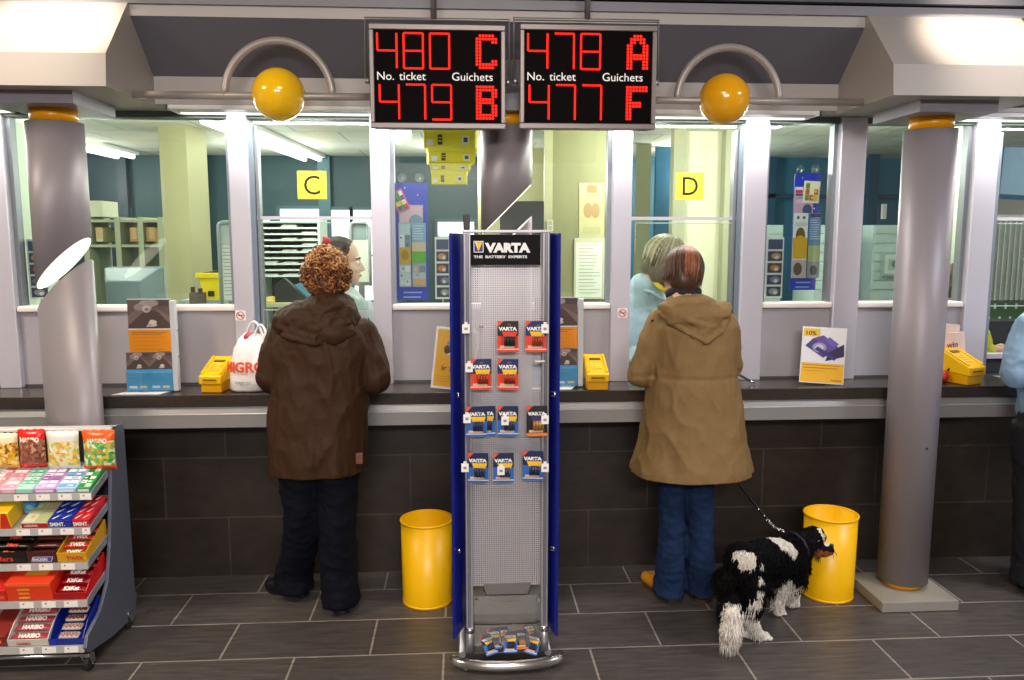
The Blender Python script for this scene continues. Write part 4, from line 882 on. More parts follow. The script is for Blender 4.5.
# ------------------------------------------------------------------ yellow bins
def bin_(cx, cyy, zt, lab):
    t = thing('waste_bin', lab, 'bin', (cx, cyy, 0.0)); r = .119; m = MB()
    m.lathe([(r*.97, .001), (r*.975, .012), (r, zt-.006), (r-.004, zt-.006), (r*.97-.004, .012), (.001, .012)], YEL, (cx, cyy, 0), 56); m.build('body', t)
    m = MB(); m.tube([(cx+(r+.001)*cos(2*pi*k/56), cyy+(r+.001)*sin(2*pi*k/56), zt-.003) for k in range(56)], .005, YEL, 8, closed=True); m.build('rim', t)
    m = MB(); m.lathe([(r*.985, .0005), (r*.985, .012)], YEL, (cx, cyy, 0), 56); m.build('foot_ring', t)
c1 = az(428, 611, 0); bin_(-.176, c1.y+.119, at(427, 518, 3.57).z, 'yellow waste bin beside the battery display stand')
c2 = az(829, 605, 0); bin_(c2.x+.045, c2.y+.119, at(831, 513, 3.515).z, 'yellow waste bin behind the dog, beside the column plinth')
# ------------------------------------------------------------------ signs on the windows
def window_sign(px0, py0, px1, py1, ch, lab):
    Y = 3.927; x0, z0, x1, z1 = pan(px0, py0, px1, py1, Y); t = thing('letter_sign', lab, 'sign', ((x0+x1)/2, Y, z0), group=None)
    m = MB(); m.box(x0, Y-.003, z0, x1, Y, z1, mat('#f6e23a', .5, 0, .02, 5)); m.build('plate', t)
    m = MB(); m.text(ch, (z1-z0)*.98, BLACK, facing(((x0+x1)/2, Y-.0035, z0+(z1-z0)*.165)), .0004, .0, 'CENTER', .95); m.build('letter_text', t)
window_sign(297.5, 171, 326.5, 199, 'C', 'yellow square sign with a black letter C on the glass')
window_sign(676, 172.5, 703.5, 199.5, 'D', 'yellow square sign with a black letter D on the glass')
def no_smoking(px, py, lab):
    p = at(px, py, 3.861); t = thing('no_smoking_sticker', lab, 'sticker', p, group=None); m = MB(); s = .024
    m.box(p.x-s, 3.8605, p.z-s, p.x+s, 3.8615, p.z+s, mat('#efe9e6', .5)); m.build('label', t)
    RED = mat('#b5353a', .5); m = MB(); m.tube([(p.x+.018*cos(2*pi*k/24), 3.8602, p.z+.018*sin(2*pi*k/24)) for k in range(24)], .0022, RED, 6, closed=True)
    m.box(p.x-.012, 3.8598, p.z-.002, p.x+.010, 3.8604, p.z+.002, mat('#3a3336', .5)); m.box(p.x+.008, 3.8597, p.z-.002, p.x+.012, 3.8603, p.z+.006, mat('#8a7f7c', .5))
    m.prism([(p.x-.0145, 3.8602, p.z+.0115), (p.x-.0115, 3.8602, p.z+.0145), (p.x+.0145, 3.8602, p.z-.0115), (p.x+.0115, 3.8602, p.z-.0145)], (0, -.001, 0), RED); m.build('print', t)
no_smoking(240.5, 315.5, 'no smoking sticker on the mullion above the plastic bag')
no_smoking(622.5, 313, 'no smoking sticker on the mullion beside window D')
# hanging leaflet holders on suction cups
def leaflet_holder(pxL, pxR, pyT, pyB, lab, leaflets, cups):
    Y = 3.975; x0, z0, x1, z1 = pan(pxL, pyT, pxR, pyB, Y); w, h = x1-x0, z1-z0
    t = thing('leaflet_holder', lab, 'leaflet holder', ((x0+x1)/2, Y, z0))
    m = MB(); m.box(x0, Y, z0, x1, Y+.006, z1, mat('#1c38b8', .4)); m.build('backing', t)
    m = MB(); prints(m, facing((x0, Y, z0)), w, h, [('e', .3, .96, .03, .008, '#7fb0f0'), ('e', .7, .9, .02, .006, '#d8c8f0'), ('e', .85, .8, .02, .006, '#a890e8'), ('e', .8, .7, .025, .007, '#ffffff')]+lines(.2, .8, .02, .06, 2, '#8fa8e8', .012, .1)); m.build('print', t)
    for cx_, cy_ in cups:
        p = at(cx_, cy_, 3.945); m = MB(); m.lathe([(.022, 0), (.017, .006), (.007, .009), (.006, .02)], glass_mat('suction_cup', (.85, .93, .93), .12, .1, .5), (0, 0, 0), 20, M=Matrix.Translation((p.x, 3.939, p.z)) @ Matrix.Rotation(-pi/2, 4, 'X')); m.tube([(p.x, 3.95, p.z), (p.x, 3.97, p.z), (p.x, 3.978, z1-.01)], .003, CHROME, 6); m.build('suction_cup', t)
    for k, (a, b2, c, d, base, items, rot, lb) in enumerate(leaflets):
        Yl = Y-.004-.0035*(k+1); xa, za, xb, zb = pan(a, b2, c, d, Yl); l = thing('leaflet', lb, 'leaflet', ((xa+xb)/2, Yl, za), group=None, rot=(0, rot, 0))
        m = MB(); m.box(-(xb-xa)/2, -.001, 0, (xb-xa)/2, .001, zb-za, mat(base, .5)); m.build('sheet', l, True)
        m = MB(); prints(m, facing((-(xb-xa)/2, -.001, 0)), xb-xa, zb-za, items, .0004); m.build('print', l, True)
leaflet_holder(396, 428, 183, 300, 'blue hanging leaflet holder with two suction cups in the window beside the yellow boxes', [
    (399, 205, 423, 224, '#c9aebc', [('r', .05, .1, .95, .9, '#d8b8c4'), ('e', .7, .1, .3, .4, '#7f9ab0')], 0, 'pale pink leaflet under the tilted one in the blue holder'),
    (398, 189, 411, 211, '#e06a9a', collage(3, 4, ['#f0d84a', '#4a9a5a', '#d8483a', '#f2eedc', '#3a5aa8'], 5, .1, .08, .9, .92), -.42, 'tilted leaflet with a pink border and bright pictures in the blue holder'),
    (399, 223, 411, 287, '#a9b8c4', [('r', .06, .80, .94, .98, '#b9d0d8')]+collage(2, 2, ['#6f8a9a', '#d8e0e0', '#4a6070'], 7, .05, .62, .95, .82)+[('r', .0, .36, 1, .62, '#c9a02a'), ('e', .5, .5, .3, .08, '#a8801c')]+collage(2, 3, ['#c9d4dc', '#7f9ab4', '#e0e4e4'], 8, .05, .02, .95, .34), 0, 'leaflet with grey pictures and a gold band in the blue holder'),
    (412, 223, 426, 287, '#8fa9c0', [('r', .06, .72, .94, .98, '#7fa8c8')]+lines(.1, .9, .75, .95, 6, '#d0dce8', .01)+[('r', .0, .38, 1, .56, '#57a82a'), ('r', .0, .56, 1, .7, '#c9b8a0')]+collage(2, 3, ['#b0bcc8', '#6f8aa8', '#d8d8d0', '#c9a06a'], 9, .05, .02, .95, .34), 0, 'leaflet with a green band in the blue holder')],
    [(402, 178), (419.5, 178)])
leaflet_holder(792.5, 818, 173, 290, 'blue hanging leaflet holder with two suction cups in the window above the purple poster', [
    (794, 197, 813, 213, '#c9a0c4', [('e', .7, .2, .25, .35, '#3a4a7a'), ('r', .1, .6, .6, .9, '#d8b8d4')], 0, 'pinkish leaflet in the upper pocket of the second blue holder'),
    (803, 181, 819, 203, '#e8e4d0', collage(3, 3, ['#e0c030', '#7a8a30', '#c05a3a', '#f0e8c0'], 15, .1, .1, .9, .9), .05, 'food picture leaflet high in the second blue holder'),
    (795, 187, 803, 197, '#d8d0d8', [('r', .05, .4, .95, .7, '#c8323a'), ('r', .05, .1, .95, .35, '#4a4a8a')], 0, 'small white and red card in the second blue holder'),
    (792.5, 213, 807, 278, '#e4e8e8', [('e', .3, .93, .1, .025, '#4a5a7a'), ('e', .7, .93, .1, .025, '#4a5a7a'), ('r', .1, .8, .9, .86, '#c9d0d4'), ('r', .0, .3, 1, .62, '#d8a818'), ('e', .5, .66, .32, .12, '#6a5a20'), ('e', .5, .6, .28, .06, '#d8a818'), ('r', 0, .0, 1, .28, '#b8b0a8'), ('e', .4, .14, .3, .1, '#5a4a44')], 0, 'leaflet with a yellow figure in the second blue holder'),
    (808, 213, 820, 278, '#5a8ab8', lines(.1, .9, .6, .92, 10, '#b8d0e4', .012)+[('r', .05, .93, .95, .99, '#2a3a5a'), ('r', 0, .25, 1, .5, '#a8b880'), ('r', 0, 0, 1, .24, '#8a94a0'), ('e', .5, .12, .3, .08, '#4a4448')], 0, 'blue text leaflet in the second blue holder')],
    [(799.5, 169), (814.5, 169)])
def picture_strip(px0, py0, px1, py1, seed, lab):
    Y = 3.965; x0, z0, x1, z1 = pan(px0, py0, px1, py1, Y); t = thing('picture_strip', lab, 'picture strip', ((x0+x1)/2, Y, z0)); m = MB(); m.box(x0, Y, z0, x1, Y+.004, z1, mat('#dfe3e2', .5)); m.build('board', t)
    it = []; rn = random.Random(seed)
    for k in range(5):
        y = .03+.193*k; it += [('r', .1, y, .92, y+.16, '#33384f' if k != 4 else '#3a4568')]
        if k < 4: it += [('e', .45+.2*rn.random(), y+.08, .28, .05, ('#8a8f98', '#6f7a9a', '#c8702a', '#b88a5a')[k]), ('e', .6, y+.06, .12, .03, '#d8c8b8')]
    m = MB(); prints(m, facing((x0, Y, z0)), x1-x0, z1-z0, it); m.build('print', t)
    m = MB(); m.tube([((x0+x1)/2, Y+.01, z0), ((x0+x1)/2, Y+.012, .945)], .004, STEEL, 6); m.build('stand_rod', t)
picture_strip(435, 237, 450, 299, 2, 'white strip of five small dark pictures behind the battery display stand')
picture_strip(765.5, 237, 783, 298, 3, 'white strip of five small dark pictures beside the second blue leaflet holder')
picture_strip(28, 239, 48, 299, 4, 'white strip of small dark pictures behind the slanted column with the white disc')
# ------------------------------------------------------------------ brochure stands
def photo_items(x0, y0, x1, y1):
    w, h = x1-x0, y1-y0
    def q(a, b): return (x0+w*a, y0+h*b)
    return [('r', x0, y0, x1, y1, '#6a5550'), ('p', [q(0, .0), q(1, 0), q(1, .45), q(.55, .62), q(0, .5)], '#54423c'), ('p', [q(.0, .1), q(.5, .75), q(.35, .8), q(0, .45)], '#7d6860'), ('p', [q(.6, .75), q(1, .1), q(1, .4)], '#836a5c'),
            ('e', *q(.42, .80), w*.17, h*.18, '#b5a39b'), ('e', *q(.28, .74), w*.13, h*.12, '#9c8a84'), ('e', *q(.56, .88), w*.16, h*.11, '#a8978f'), ('e', *q(.44, .68), w*.10, h*.13, '#c9b8ae'), ('e', *q(.45, .66), w*.05, h*.05, '#8a7670'), ('r', *q(.72, .78), *q(1, .98), '#4d4248'),
            ('p', [q(.42, .05), q(.52, .30), q(.60, .30), q(.68, .10), q(.6, .06)], '#d9c6bb'), ('e', *q(.58, .22), w*.09, h*.07, '#e3d3c8'), ('e', *q(.50, .12), w*.05, h*.05, '#c4aea4')]
def brochure_stand(x0, yf, wd, lab, lbs):
    t = thing('brochure_stand', lab, 'brochure stand', (x0+wd/2, yf+.09, ZC)); z = ZC+.001; yb = yf+.085; H = .43
    m = MB(); m.prism([(x0-.055, yf, z), (x0+wd-.04, yf, z), (x0+wd, yb+.02, z), (x0+.01, yb+.02, z)], (0, 0, .003), mat('#f2f0ee', .35)); m.build('base', t)
    m = MB(); m.box(x0, yb+.008, z+.003, x0+wd, yb+.012, z+H, mat('#e8e6e4', .4)); m.build('back_plate', t)
    m = MB(); m.box(x0+wd+.002, yb-.02, z+.003, x0+wd+.026, yb+.015, z+H*.985, mat('#c9ced4', .3)); m.build('side_plate', t, bevel=.004)
    for q in (.15, .38, .66): m = MB(); m.ball((x0+wd+.028, yb, z+H*q), .004, STEEL, 8, 6); m.build('screw', t)
    m = MB(); F = facing((x0, yb+.0078, z+.003)); prints(m, F, wd, H-.003, photo_items(0, .68, 1, .99)+[('r', .0, .40, 1, .665, '#f29400')]+lines(.08, .92, .615, .635, 2, '#9a5a1a', .006, .2)+lines(.08, .9, .45, .58, 4, '#d98400', .004, .3)+[('r', .68, .42, .94, .43, '#9a5a1a')]); m.build('header_print', t)
    for k in range(2):
        xa = x0-.012+k*(wd/2+.004); yy = yb-.012-.004*(1-k); hb = .178; b = thing('brochure', lbs[k], 'brochure', (xa, yy, z+.006), group=None, rot=(-.05, 0, 0)); w = wd/2+.006
        m = MB(); m.box(0, 0, 0, w, .008, hb, mat('#3f9fd4', .4)); m.build('cover', b, True)
        m = MB(); prints(m, facing((0, 0, 0)), w, hb, photo_items(0, .56, 1, 1)+[('r', 0, 0, 1, .55, '#4aa6da')]+lines(.1, .9, .38, .48, 3, '#7cc0e6', .01)+[('r', .12, .07, .46, .13, '#e4eef4'), ('r', .58, .07, .88, .13, '#e8d8a0')]); m.build('cover_print', b, True)
    m = MB(); m.box(x0-.014, yb-.024, z+.003, x0+wd, yb-.022, z+.09, ACRY); m.box(x0-.014, yb-.022, z+.003, x0+wd, yb+.008, z+.006, ACRY); m.build('pocket', t)
a = at(131, 380, 3.74); b2 = at(174, 380, 3.74)
brochure_stand(a.x, 3.655, b2.x-a.x, 'brochure stand with photo header and orange panel beside the slanted column', ('blue brochure with photo in the pocket nearer the slanted column', 'blue brochure with photo in the pocket nearer the yellow terminal and the plastic bag'))
a = at(534, 380, 3.74); b2 = at(577, 380, 3.74)
brochure_stand(a.x, 3.655, b2.x-a.x, 'brochure stand with orange panel partly hidden behind the battery display stand', ('blue brochure with photo hidden behind the blue side panel', 'blue brochure with photo beside the yellow terminal at the middle of the counter'))
# ------------------------------------------------------------------ yellow payment terminals
def terminal(px, py, rz, lab):
    p = az(px, py, ZC); t = thing('card_terminal', lab, 'card terminal', (p.x, p.y+.07, ZC+.001), rz, group='yellow card terminals'); w = .052
    Y1, Y2 = mat('#f4bd00', .3, 0, .02, 6), mat('#d99a00', .32, 0, .03, 6)
    m = MB(); m.prism([(-w*.92, -.068, 0), (-w*.92, .085, 0), (-w*.92, .085, .055), (-w*.92, -.068, .045)], (w*1.84, 0, 0), Y2); m.build('base', t, True, .004)
    m = MB(); m.prism([(-w, -.080, .040), (-w, -.080, .078), (-w, -.068, .084), (-w, .080, .148), (-w, .098, .146), (-w, .098, .052)], (2*w, 0, 0), Y1); m.build('housing', t, True, .005, 3)
    sl = math.atan2(.064, .148); M = Matrix.Translation((0, -.068, .085)) @ Matrix.Rotation(sl, 4, 'X')
    m = MB()
    for s in (-1, 1): m.box(s*w*.82-.005, .0, -.002, s*w*.82+.005, .155, .007, Y1, M)
    m.build('side_rail', t, True, .002)
    m = MB(); m.box(-.026, .108, .0, .026, .124, .003, mat('#6a5c30', .3), M); m.build('screen', t, True)
    for i in range(3):
        for j in range(4): m = MB(); m.box(-.024+.017*i, .030+.017*j, .0, -.012+.017*i, .041+.017*j, .0035, mat('#f7d24a', .4), M); m.build('key', t, True)
    m = MB(); m.box(-.032, -.0815, .056, .032, -.079, .064, mat('#7a5a00', .5)); m.box(-.036, -.0822, .048, .036, -.079, .054, Y2); m.build('card_slot', t, True)
    return t
terminal(213, 393, -.12, 'yellow card terminal between the brochure stand and the white plastic bag')
terminal(598, 390.5, -.02, 'yellow card terminal beside window D and the tan coat')
tm = terminal(969, 385, .35, 'yellow card terminal right of the uncut column'); tm.scale = (1.12, 1.12, 1.12)
# ------------------------------------------------------------------ posters leaning on the window panels
def counter_card(px, py, w, h, roll, rz, tilt, lab, items, base):
    zc = ZC+.004+w*sin(roll); p = az(px, py, zc); t = thing('counter_poster', lab, 'poster', (p.x, p.y, zc))
    M = Matrix.Rotation(rz, 4, 'Z') @ Matrix.Rotation(roll, 4, 'Y') @ Matrix.Rotation(-tilt, 4, 'X'); t.rotation_euler = M.to_euler()
    m = MB(); m.box(0, 0, 0, w, .004, h, mat(base, .35)); m.build('board', t, True, .001)
    m = MB(); prints(m, facing((0, 0, 0)), w, h, items); m.build('print', t, True)
    m = MB(); m.prism([(w*.3, .005, 0), (w*.7, .005, 0), (w*.6, .005, h*.7), (w*.4, .005, h*.7)], (0, .004, 0), mat('#c9c6c2', .5), None); m.build('back_strut', t, True)
counter_card(430.5, 387.5, .20, .285, .10, -.1, .10, 'yellow poster with white border leaning behind the battery display stand', [('r', .05, .04, .95, .96, '#f3b21a'), ('r', .06, .5, .94, .95, '#eeb83a'), ('e', .42, .66, .2, .07, '#7a4a2a'), ('e', .55, .74, .12, .09, '#d9d4cc'), ('e', .38, .74, .1, .05, '#8f9aa8'), ('e', .6, .6, .1, .05, '#a83a2a'), ('e', .3, .62, .07, .05, '#5a3a24'), ('p', [(.3, .56), (.7, .5), (.75, .55), (.4, .62)], '#e9e2d4'), ('t', .2, .30, .12, 'ir x', '#4a3a1a', .02, 1.2), ('r', .1, .12, .8, .125, '#b8801a'), ('r', .1, .16, .7, .165, '#b8801a'), ('r', .1, .20, .75, .205, '#b8801a')], '#f4f1ea')
counter_card(799, 382, .205, .272, .045, -.22, .10, 'poster with a purple picture and yellow lower part standing on the counter', [('r', .02, .02, .98, .36, '#f5b81a'), ('r', .02, .36, .98, .98, '#e9e6ea'), ('r', .03, .83, .4, .97, '#f2c018'), ('t', .06, .855, .10, '10%', '#3a2a1a', .02, 1.15),
    ('p', [(.08, .66), (.5, .46), (.66, .55), (.25, .80)], '#4a3a80'), ('p', [(.25, .80), (.66, .55), (.9, .62), (.48, .86)], '#5f4a9a'), ('p', [(.55, .40), (.97, .50), (.95, .72), (.62, .56)], '#2c1d4c'), ('e', .40, .64, .16, .09, '#9a93b0'), ('e', .40, .64, .10, .055, '#c9c4d4'), ('p', [(.3, .6), (.75, .42), (.8, .46), (.36, .66)], '#3d2b78'), ('p', [(.5, .78), (.7, .66), (.84, .71), (.62, .83)], '#6f5ab0')]
    +lines(.06, .9, .27, .32, 2, '#b5801a', .012, .1)+lines(.06, .6, .2, .22, 1, '#c98c1a', .008)+[('r', .7, .06, .94, .072, '#8a5a1a')], '#eceae8')
# ------------------------------------------------------------------ white plastic carrier bag
p = az(250, 391, ZC); BX, BY = p.x, 3.735
t = thing('plastic_bag', 'white plastic carrier bag with red lettering on the counter beside the brown coat', 'bag', (BX, BY, ZC)); BAGM = mat('#efe6e4', .35, 0, .03, 9, .15, 40)
rows = []
for k, (z, rx, ry) in enumerate([(0, .085, .05), (.012, .100, .062), (.06, .104, .066), (.13, .098, .060), (.19, .086, .048), (.235, .070, .032), (.258, .056, .018)]):
    g = []
    for q in range(40):
        a_ = 2*pi*q/40; r_ = 1+.07*sin(a_*5+k*.9)*(.4+.12*k)+.05*sin(a_*11+k*1.7); g.append(V((BX+.006*k+rx*r_*cos(a_), BY+ry*r_*sin(a_), ZC+.002+z+.012*sin(a_*3+k)*(z > .1))))
    rows.append(g)
m = MB(); m.loft(rows, BAGM); m.build('sack', t)
for s, (xa, xb, hh) in enumerate(((-.045, .035, .088), (.0, .06, .075))):
    m = MB(); pth = [V((BX+.03+xa+(xb-xa)*u, BY+.012-.02*s, ZC+.235+hh*sin(pi*u)**.7)) for u in [i/16 for i in range(17)]]; m.tube(pth, [.020-.008*sin(pi*i/16) for i in range(17)], BAGM, 12, flat=.3); m.build('handle', t)
m = MB(); m.text('MIGROS', .064, mat('#e2501e', .5, 0, .02), Matrix.Identity(4), .0012, .0018, 'LEFT', .92)
m.text('migros', .024, mat('#9fb8a4', .5, 0, .02), Matrix.Translation((.06, -.055, 0)), .001, .0003, 'LEFT', 1.0)
for v in m.v:                                        # the print follows the curve of the bag
    th = -1.15+v.x/.095; zz = .100+v.y; k_ = .106-.10*max(0, zz-.10); v.xyz = (BX+.004+(k_+.002+v.z)*sin(th), BY-(k_*.70+.006+v.z)*cos(th), ZC+zz)
m.build('brand_text', t)
t = thing('red_packet', 'red packet showing between the handles of the white plastic bag', 'packet', (BX+.02, BY, ZC+.22)); m = MB(); m.ball((BX+.015, BY-.002, ZC+.252), (.038, .018, .024), mat('#b8424a', .5, 0, .2, 30), 16, 10); m.build('wrapping', t)
# ------------------------------------------------------------------ bag and odds behind the third terminal
p = at(951, 345, 3.835); PB = mat('#e9cfc6', .6, 0, .05, 10, .1, 30)
p.z = 0; t = thing('paper_bag', 'pinkish paper bag with dark writing behind the yellow terminal beside the uncut column', 'bag', (p.x, 3.835, ZC))
for k, (dx, dy, w_, h_, rot) in enumerate(((-.03, .012, .11, .275, .10), (.035, -.012, .085, .235, -.08))):
    m = MB(); M = Matrix.Translation((p.x+dx, 3.835+dy, ZC+.001)) @ Matrix.Rotation(rot, 4, 'Y')
    g = [[M @ V((s*w_/2*(1-.05*j), e*(.022-.005*j), h_*j/3+.004)) for s, e in ((-1, -1), (-.3, -1.25), (.4, -.9), (1, -1), (1, 1), (0, 1.1), (-1, 1))] for j in range(4)]
    m.loft(g, PB, sm=False); m.build('paper_fold', t)
m = MB(); m.text('win', .04, mat('#6a4a48', .5), Matrix.Translation((p.x-.045, 3.794, ZC+.165)) @ Matrix.Rotation(-.1, 4, 'Y') @ Matrix.Rotation(pi/2, 4, 'X'), .0006, .0004, 'LEFT', 1.0); m.build('brand_text', t)
q = az(935, 378, ZC); t = thing('red_purse', 'small red and black purse half hidden behind the uncut column', 'purse', (q.x, 3.74, ZC)); m = MB(); m.ball((q.x-.036, 3.74, ZC+.031), (.028, .028, .03), mat('#c0301f', .4, 0, .1, 20), 16, 10); m.build('body', t); m = MB(); m.tube([(q.x-.02+.03*sin(k*.5), 3.735, ZC+.06+.03*sin(pi*k/6)) for k in range(7)], .004, BLACK, 6); m.build('strap', t)
# pens on holders
def pen(pts, lab):
    P = [at(pts[0][0], pts[0][1], 3.79), az(pts[1][0], pts[1][1], ZC+.006)]; t = thing('counter_pen', lab, 'pen', P[0])
    m = MB(); m.tube([P[0], P[0].lerp(P[1], .8), P[1]], [.006, .0055, .0015], BLACK, 10); m.build('barrel', t)
    m = MB(); m.tube([P[0].lerp(P[1], .78), P[0].lerp(P[1], .9)], .0062, CHROME, 10); m.build('tip_ring', t)
    b = V((P[0].x-.012, P[0].y+.01, 0)); m = MB(); m.lathe([(.022, ZC+.001), (.022, ZC+.008), (.012, ZC+.016), (.010, ZC+.03)], BLACK, (b.x, b.y, 0), 18); m.build('holder', t)
    m = MB(); m.tube([b+V((0, 0, ZC+.03))+V((.02*u, -.01*u, .015*sin(pi*u)-.01*u)) for u in [i/8 for i in range(9)]], .002, STEEL, 6); m.build('chain', t)
pen([(736, 373, .012), (755, 383.5, .007)], 'black pen with holder lying on the counter beside the tan coat')
# papers and tray slot near the far window
def sheet(pts, lab, col='#f0efec', h=.004):
    P = [az(x, y, ZC+.001) for x, y in pts]; m = MB(); m.prism(P, (0, 0, h), mat(col, .5)); tag(m.build('paper_slip', bevel=.0005), lab, 'paper')
sheet([(985, 366), (988, 361), (1012, 367), (1008, 370)], 'white folded paper on the counter behind the last terminal', h=.012)
sheet([(999, 377), (1003, 374), (1016, 379), (1012, 381)], 'small white paper slip near the counter edge by the blue jacket')
sheet([(989, 375), (992, 371), (1010, 376), (1000, 378)], 'grey green banknote lying on the counter by the blue jacket', '#8f9a7a', .002)
m = MB(); x0, z0, x1, z1 = pan(982, 353, 1040, 357.5, 3.93); m.box(x0, 3.90, z0, x1, 3.955, z1, ALU); m.box(x0, 3.93, ZC, x1, 3.94, z0, mat('#2a2d33', .5)); struct(m.build('trim_30'))
# ------------------------------------------------------------------ people
def part_span(b, M, fn):
    k = len(b.parts); fn()
    for p in b.parts[k:]: p.v = [M @ v for v in p.v]
SKIN = mat('#d9a68c', .5, 0, .06, 30); SKINP = mat('#d8b39e', .5, 0, .05, 30)
EYEW = mat('#ece8e2', .2, 0, 0); EYED = mat('#2a1d16', .15, 0, 0); LIPM = mat('#a8544c', .4, 0, .05); BROWM = mat('#3a281c', .7)
def head_into(b, M):
    def f():
        b.ell((0, -.015, .035), (.075, .092, .085)); b.ell((0, .018, -.03), (.061, .066, .082)); b.ell((0, .034, -.078), (.043, .044, .032)); b.ell((0, .064, -.098), (.018, .016, .015))
        b.chain([(0, .080, .006, .006), (0, .100, -.034, .0105)]); b.ell((-.009, .090, -.040), (.008, .010, .007)); b.ell((.009, .090, -.040), (.008, .010, .007))
        b.ell((0, .066, .020), (.050, .020, .011)); b.ell((-.036, .052, -.032), (.024, .024, .022)); b.ell((.036, .052, -.032), (.024, .024, .022))
        b.ell((0, .079, -.062), (.021, .010, .007)); b.ell((0, .077, -.072), (.018, .010, .007))
        for s in (-1, 1): b.ell((s*.075, -.006, -.008), (.008, .022, .032)); b.ell((s*.073, .0, -.034), (.007, .010, .012))
        b.chain([(0, -.022, -.075, .056), (0, -.040, -.165, .060)])
    part_span(b, M, f)
def face_parts(root, M):
    for s in (-1, 1):
        m = MB(); m.ball(M @ V((s*.031, .068, .0)), .0125, EYEW, 14, 10); e = m.build('eye', root)
        m = MB(); m.ball(M @ V((s*.031, .0765, .0)), .0052, EYED, 10, 8); m.build('iris', e)
        m = MB(); m.tube([M @ V((s*(.014+.012*k), .083-.004*k*k*.5, .021+.003*(1 if k == 1 else 0))) for k in range(4)], [.003, .004, .0035, .002], BROWM, 6); m.build('eyebrow', root)
    m = MB(); m.tube([M @ V((x, .0885-abs(x)*.35, -.0665)) for x in (-.021, -.012, 0, .012, .021)], [.002, .0048, .0055, .0048, .002], LIPM, 8); m.build('lips', root)
def hand_into(b, w, d, up, side, curl=.5, sc=1.0):
    """w wrist, d direction of the fingers, up back of the hand, side +1/-1 thumb side"""
    w, d, up = V(w), V(d).normalized(), V(up).normalized(); s = d.cross(up).normalized()*side; up = s.cross(d).normalized()*side
    for o in (-.024, -.008, .008, .024): b.chain([(*(w+s*o*.6*sc), .015*sc), (*(w+(d*.085+s*o)*sc), .0125*sc)])
    for o, L, r in ((-.030, .062, .0072), (-.010, .078, .0082), (.010, .082, .0084), (.029, .074, .0080)):
        p = w+(d*.085+s*o)*sc; dd = d.copy(); pts = [(*p, r*sc*1.1)]; a = curl*.55
        for k, f in enumerate((.45, .32, .25)):
            dd = (dd*cos(a)-up*sin(a)).normalized(); p = p+dd*L*f*sc+s*o*.05*sc; pts.append((*p, r*sc*(1-.1*k)))
            up2 = up; a = curl*.6
        b.chain(pts, 10)
    p = w+(d*.022+s*.030)*sc; q = p+(d*.032+s*.030-up*.010)*sc; e = q+(d*.032+s*.010-up*.006)*sc; b.chain([(*p, .013*sc), (*q, .0105*sc), (*e, .0085*sc)], 10)
def body_into(b, J, rz=0.0):
    head_into(b, J['head'])
    k_ = J.get('thin', 1.0); nb = J['head'] @ V((0, -.04, -.165)); ch, pe = V(J['chest']), V(J['pelvis'])
    b.chain([(*nb, .058), (*(ch+V((0, 0, .12))), .085)]); b.ell(ch, (.155, .105, .17), (0, 0, rz)); b.ell(ch.lerp(pe, .5), (.135, .10, .17), (0, 0, rz)); b.ell(pe, (.155, .115, .13), (0, 0, rz))
    for s in 'LR':
        sh, el, wr = V(J['sh'+s]), V(J['el'+s]), V(J['wr'+s])
        b.chain([(*(ch+V((0, 0, .10))).lerp(sh, .4), .075*k_), (*sh, .056*k_)])
        b.chain([(*sh, .054*k_), (*sh.lerp(el, .5), .047*k_), (*el, .040*k_)]); b.chain([(*el, .040*k_), (*el.lerp(wr, .3), .040*k_), (*wr, .026)])
        d = J.get('hd'+s, (wr-el).normalized()); hand_into(b, wr, d, J.get('hu'+s, (0, 0, 1)), 1 if s == 'L' else -1, J.get('curl', .6), J.get('hs', 1.0))
        if 'an'+s in J:
            hp = pe+V(((-.085 if s == 'L' else .085)*cos(rz), (-.085 if s == 'L' else .085)*sin(rz), -.04)); kn, an, to = V(J['kn'+s]), V(J['an'+s]), V(J['to'+s])
            kl = J.get('legs', k_); b.chain([(*hp, .088*kl), (*hp.lerp(kn, .5), .066*kl), (*kn, .052*kl)]); b.chain([(*kn, .052*kl), (*kn.lerp(an, .35), .052*kl), (*an, .034)]); b.chain([(*an, .036), (*(an.lerp(to, .4)), .034), (*to, .024)])
def prow(py, l, r, Yc, ry, tn=0.0):
    a, b2 = at(l, py, Yc), at(r, py, Yc); c = (a+b2)/2; c.z = at((l+r)/2, py, Yc-.85*ry).z; return (c, (b2.x-a.x)/2, ry, tn)
def hmat(px, py, Y, yaw=0, pitch=0, roll=0):        # yaw turns the face from +Y towards +X
    return Matrix.Translation(at(px, py, Y)) @ Matrix.Rotation(-yaw, 4, 'Z') @ Matrix.Rotation(-pitch, 4, 'X') @ Matrix.Rotation(roll, 4, 'Y')
def PP(px, py, Y): return tuple(at(px, py, Y))
def hem_cut(me, z):                                  # a clean straight hem
    bm = bmesh.new(); bm.from_mesh(me); r = bmesh.ops.bisect_plane(bm, geom=bm.verts[:]+bm.edges[:]+bm.faces[:], plane_co=(0, 0, z), plane_no=(0, 0, -1), clear_outer=True)
    bmesh.ops.holes_fill(bm, edges=[e for e in bm.edges if e.is_boundary], sides=0)
    for f in bm.faces: f.smooth = abs(f.normal.z) < .999
    bm.to_mesh(me); bm.free(); return me
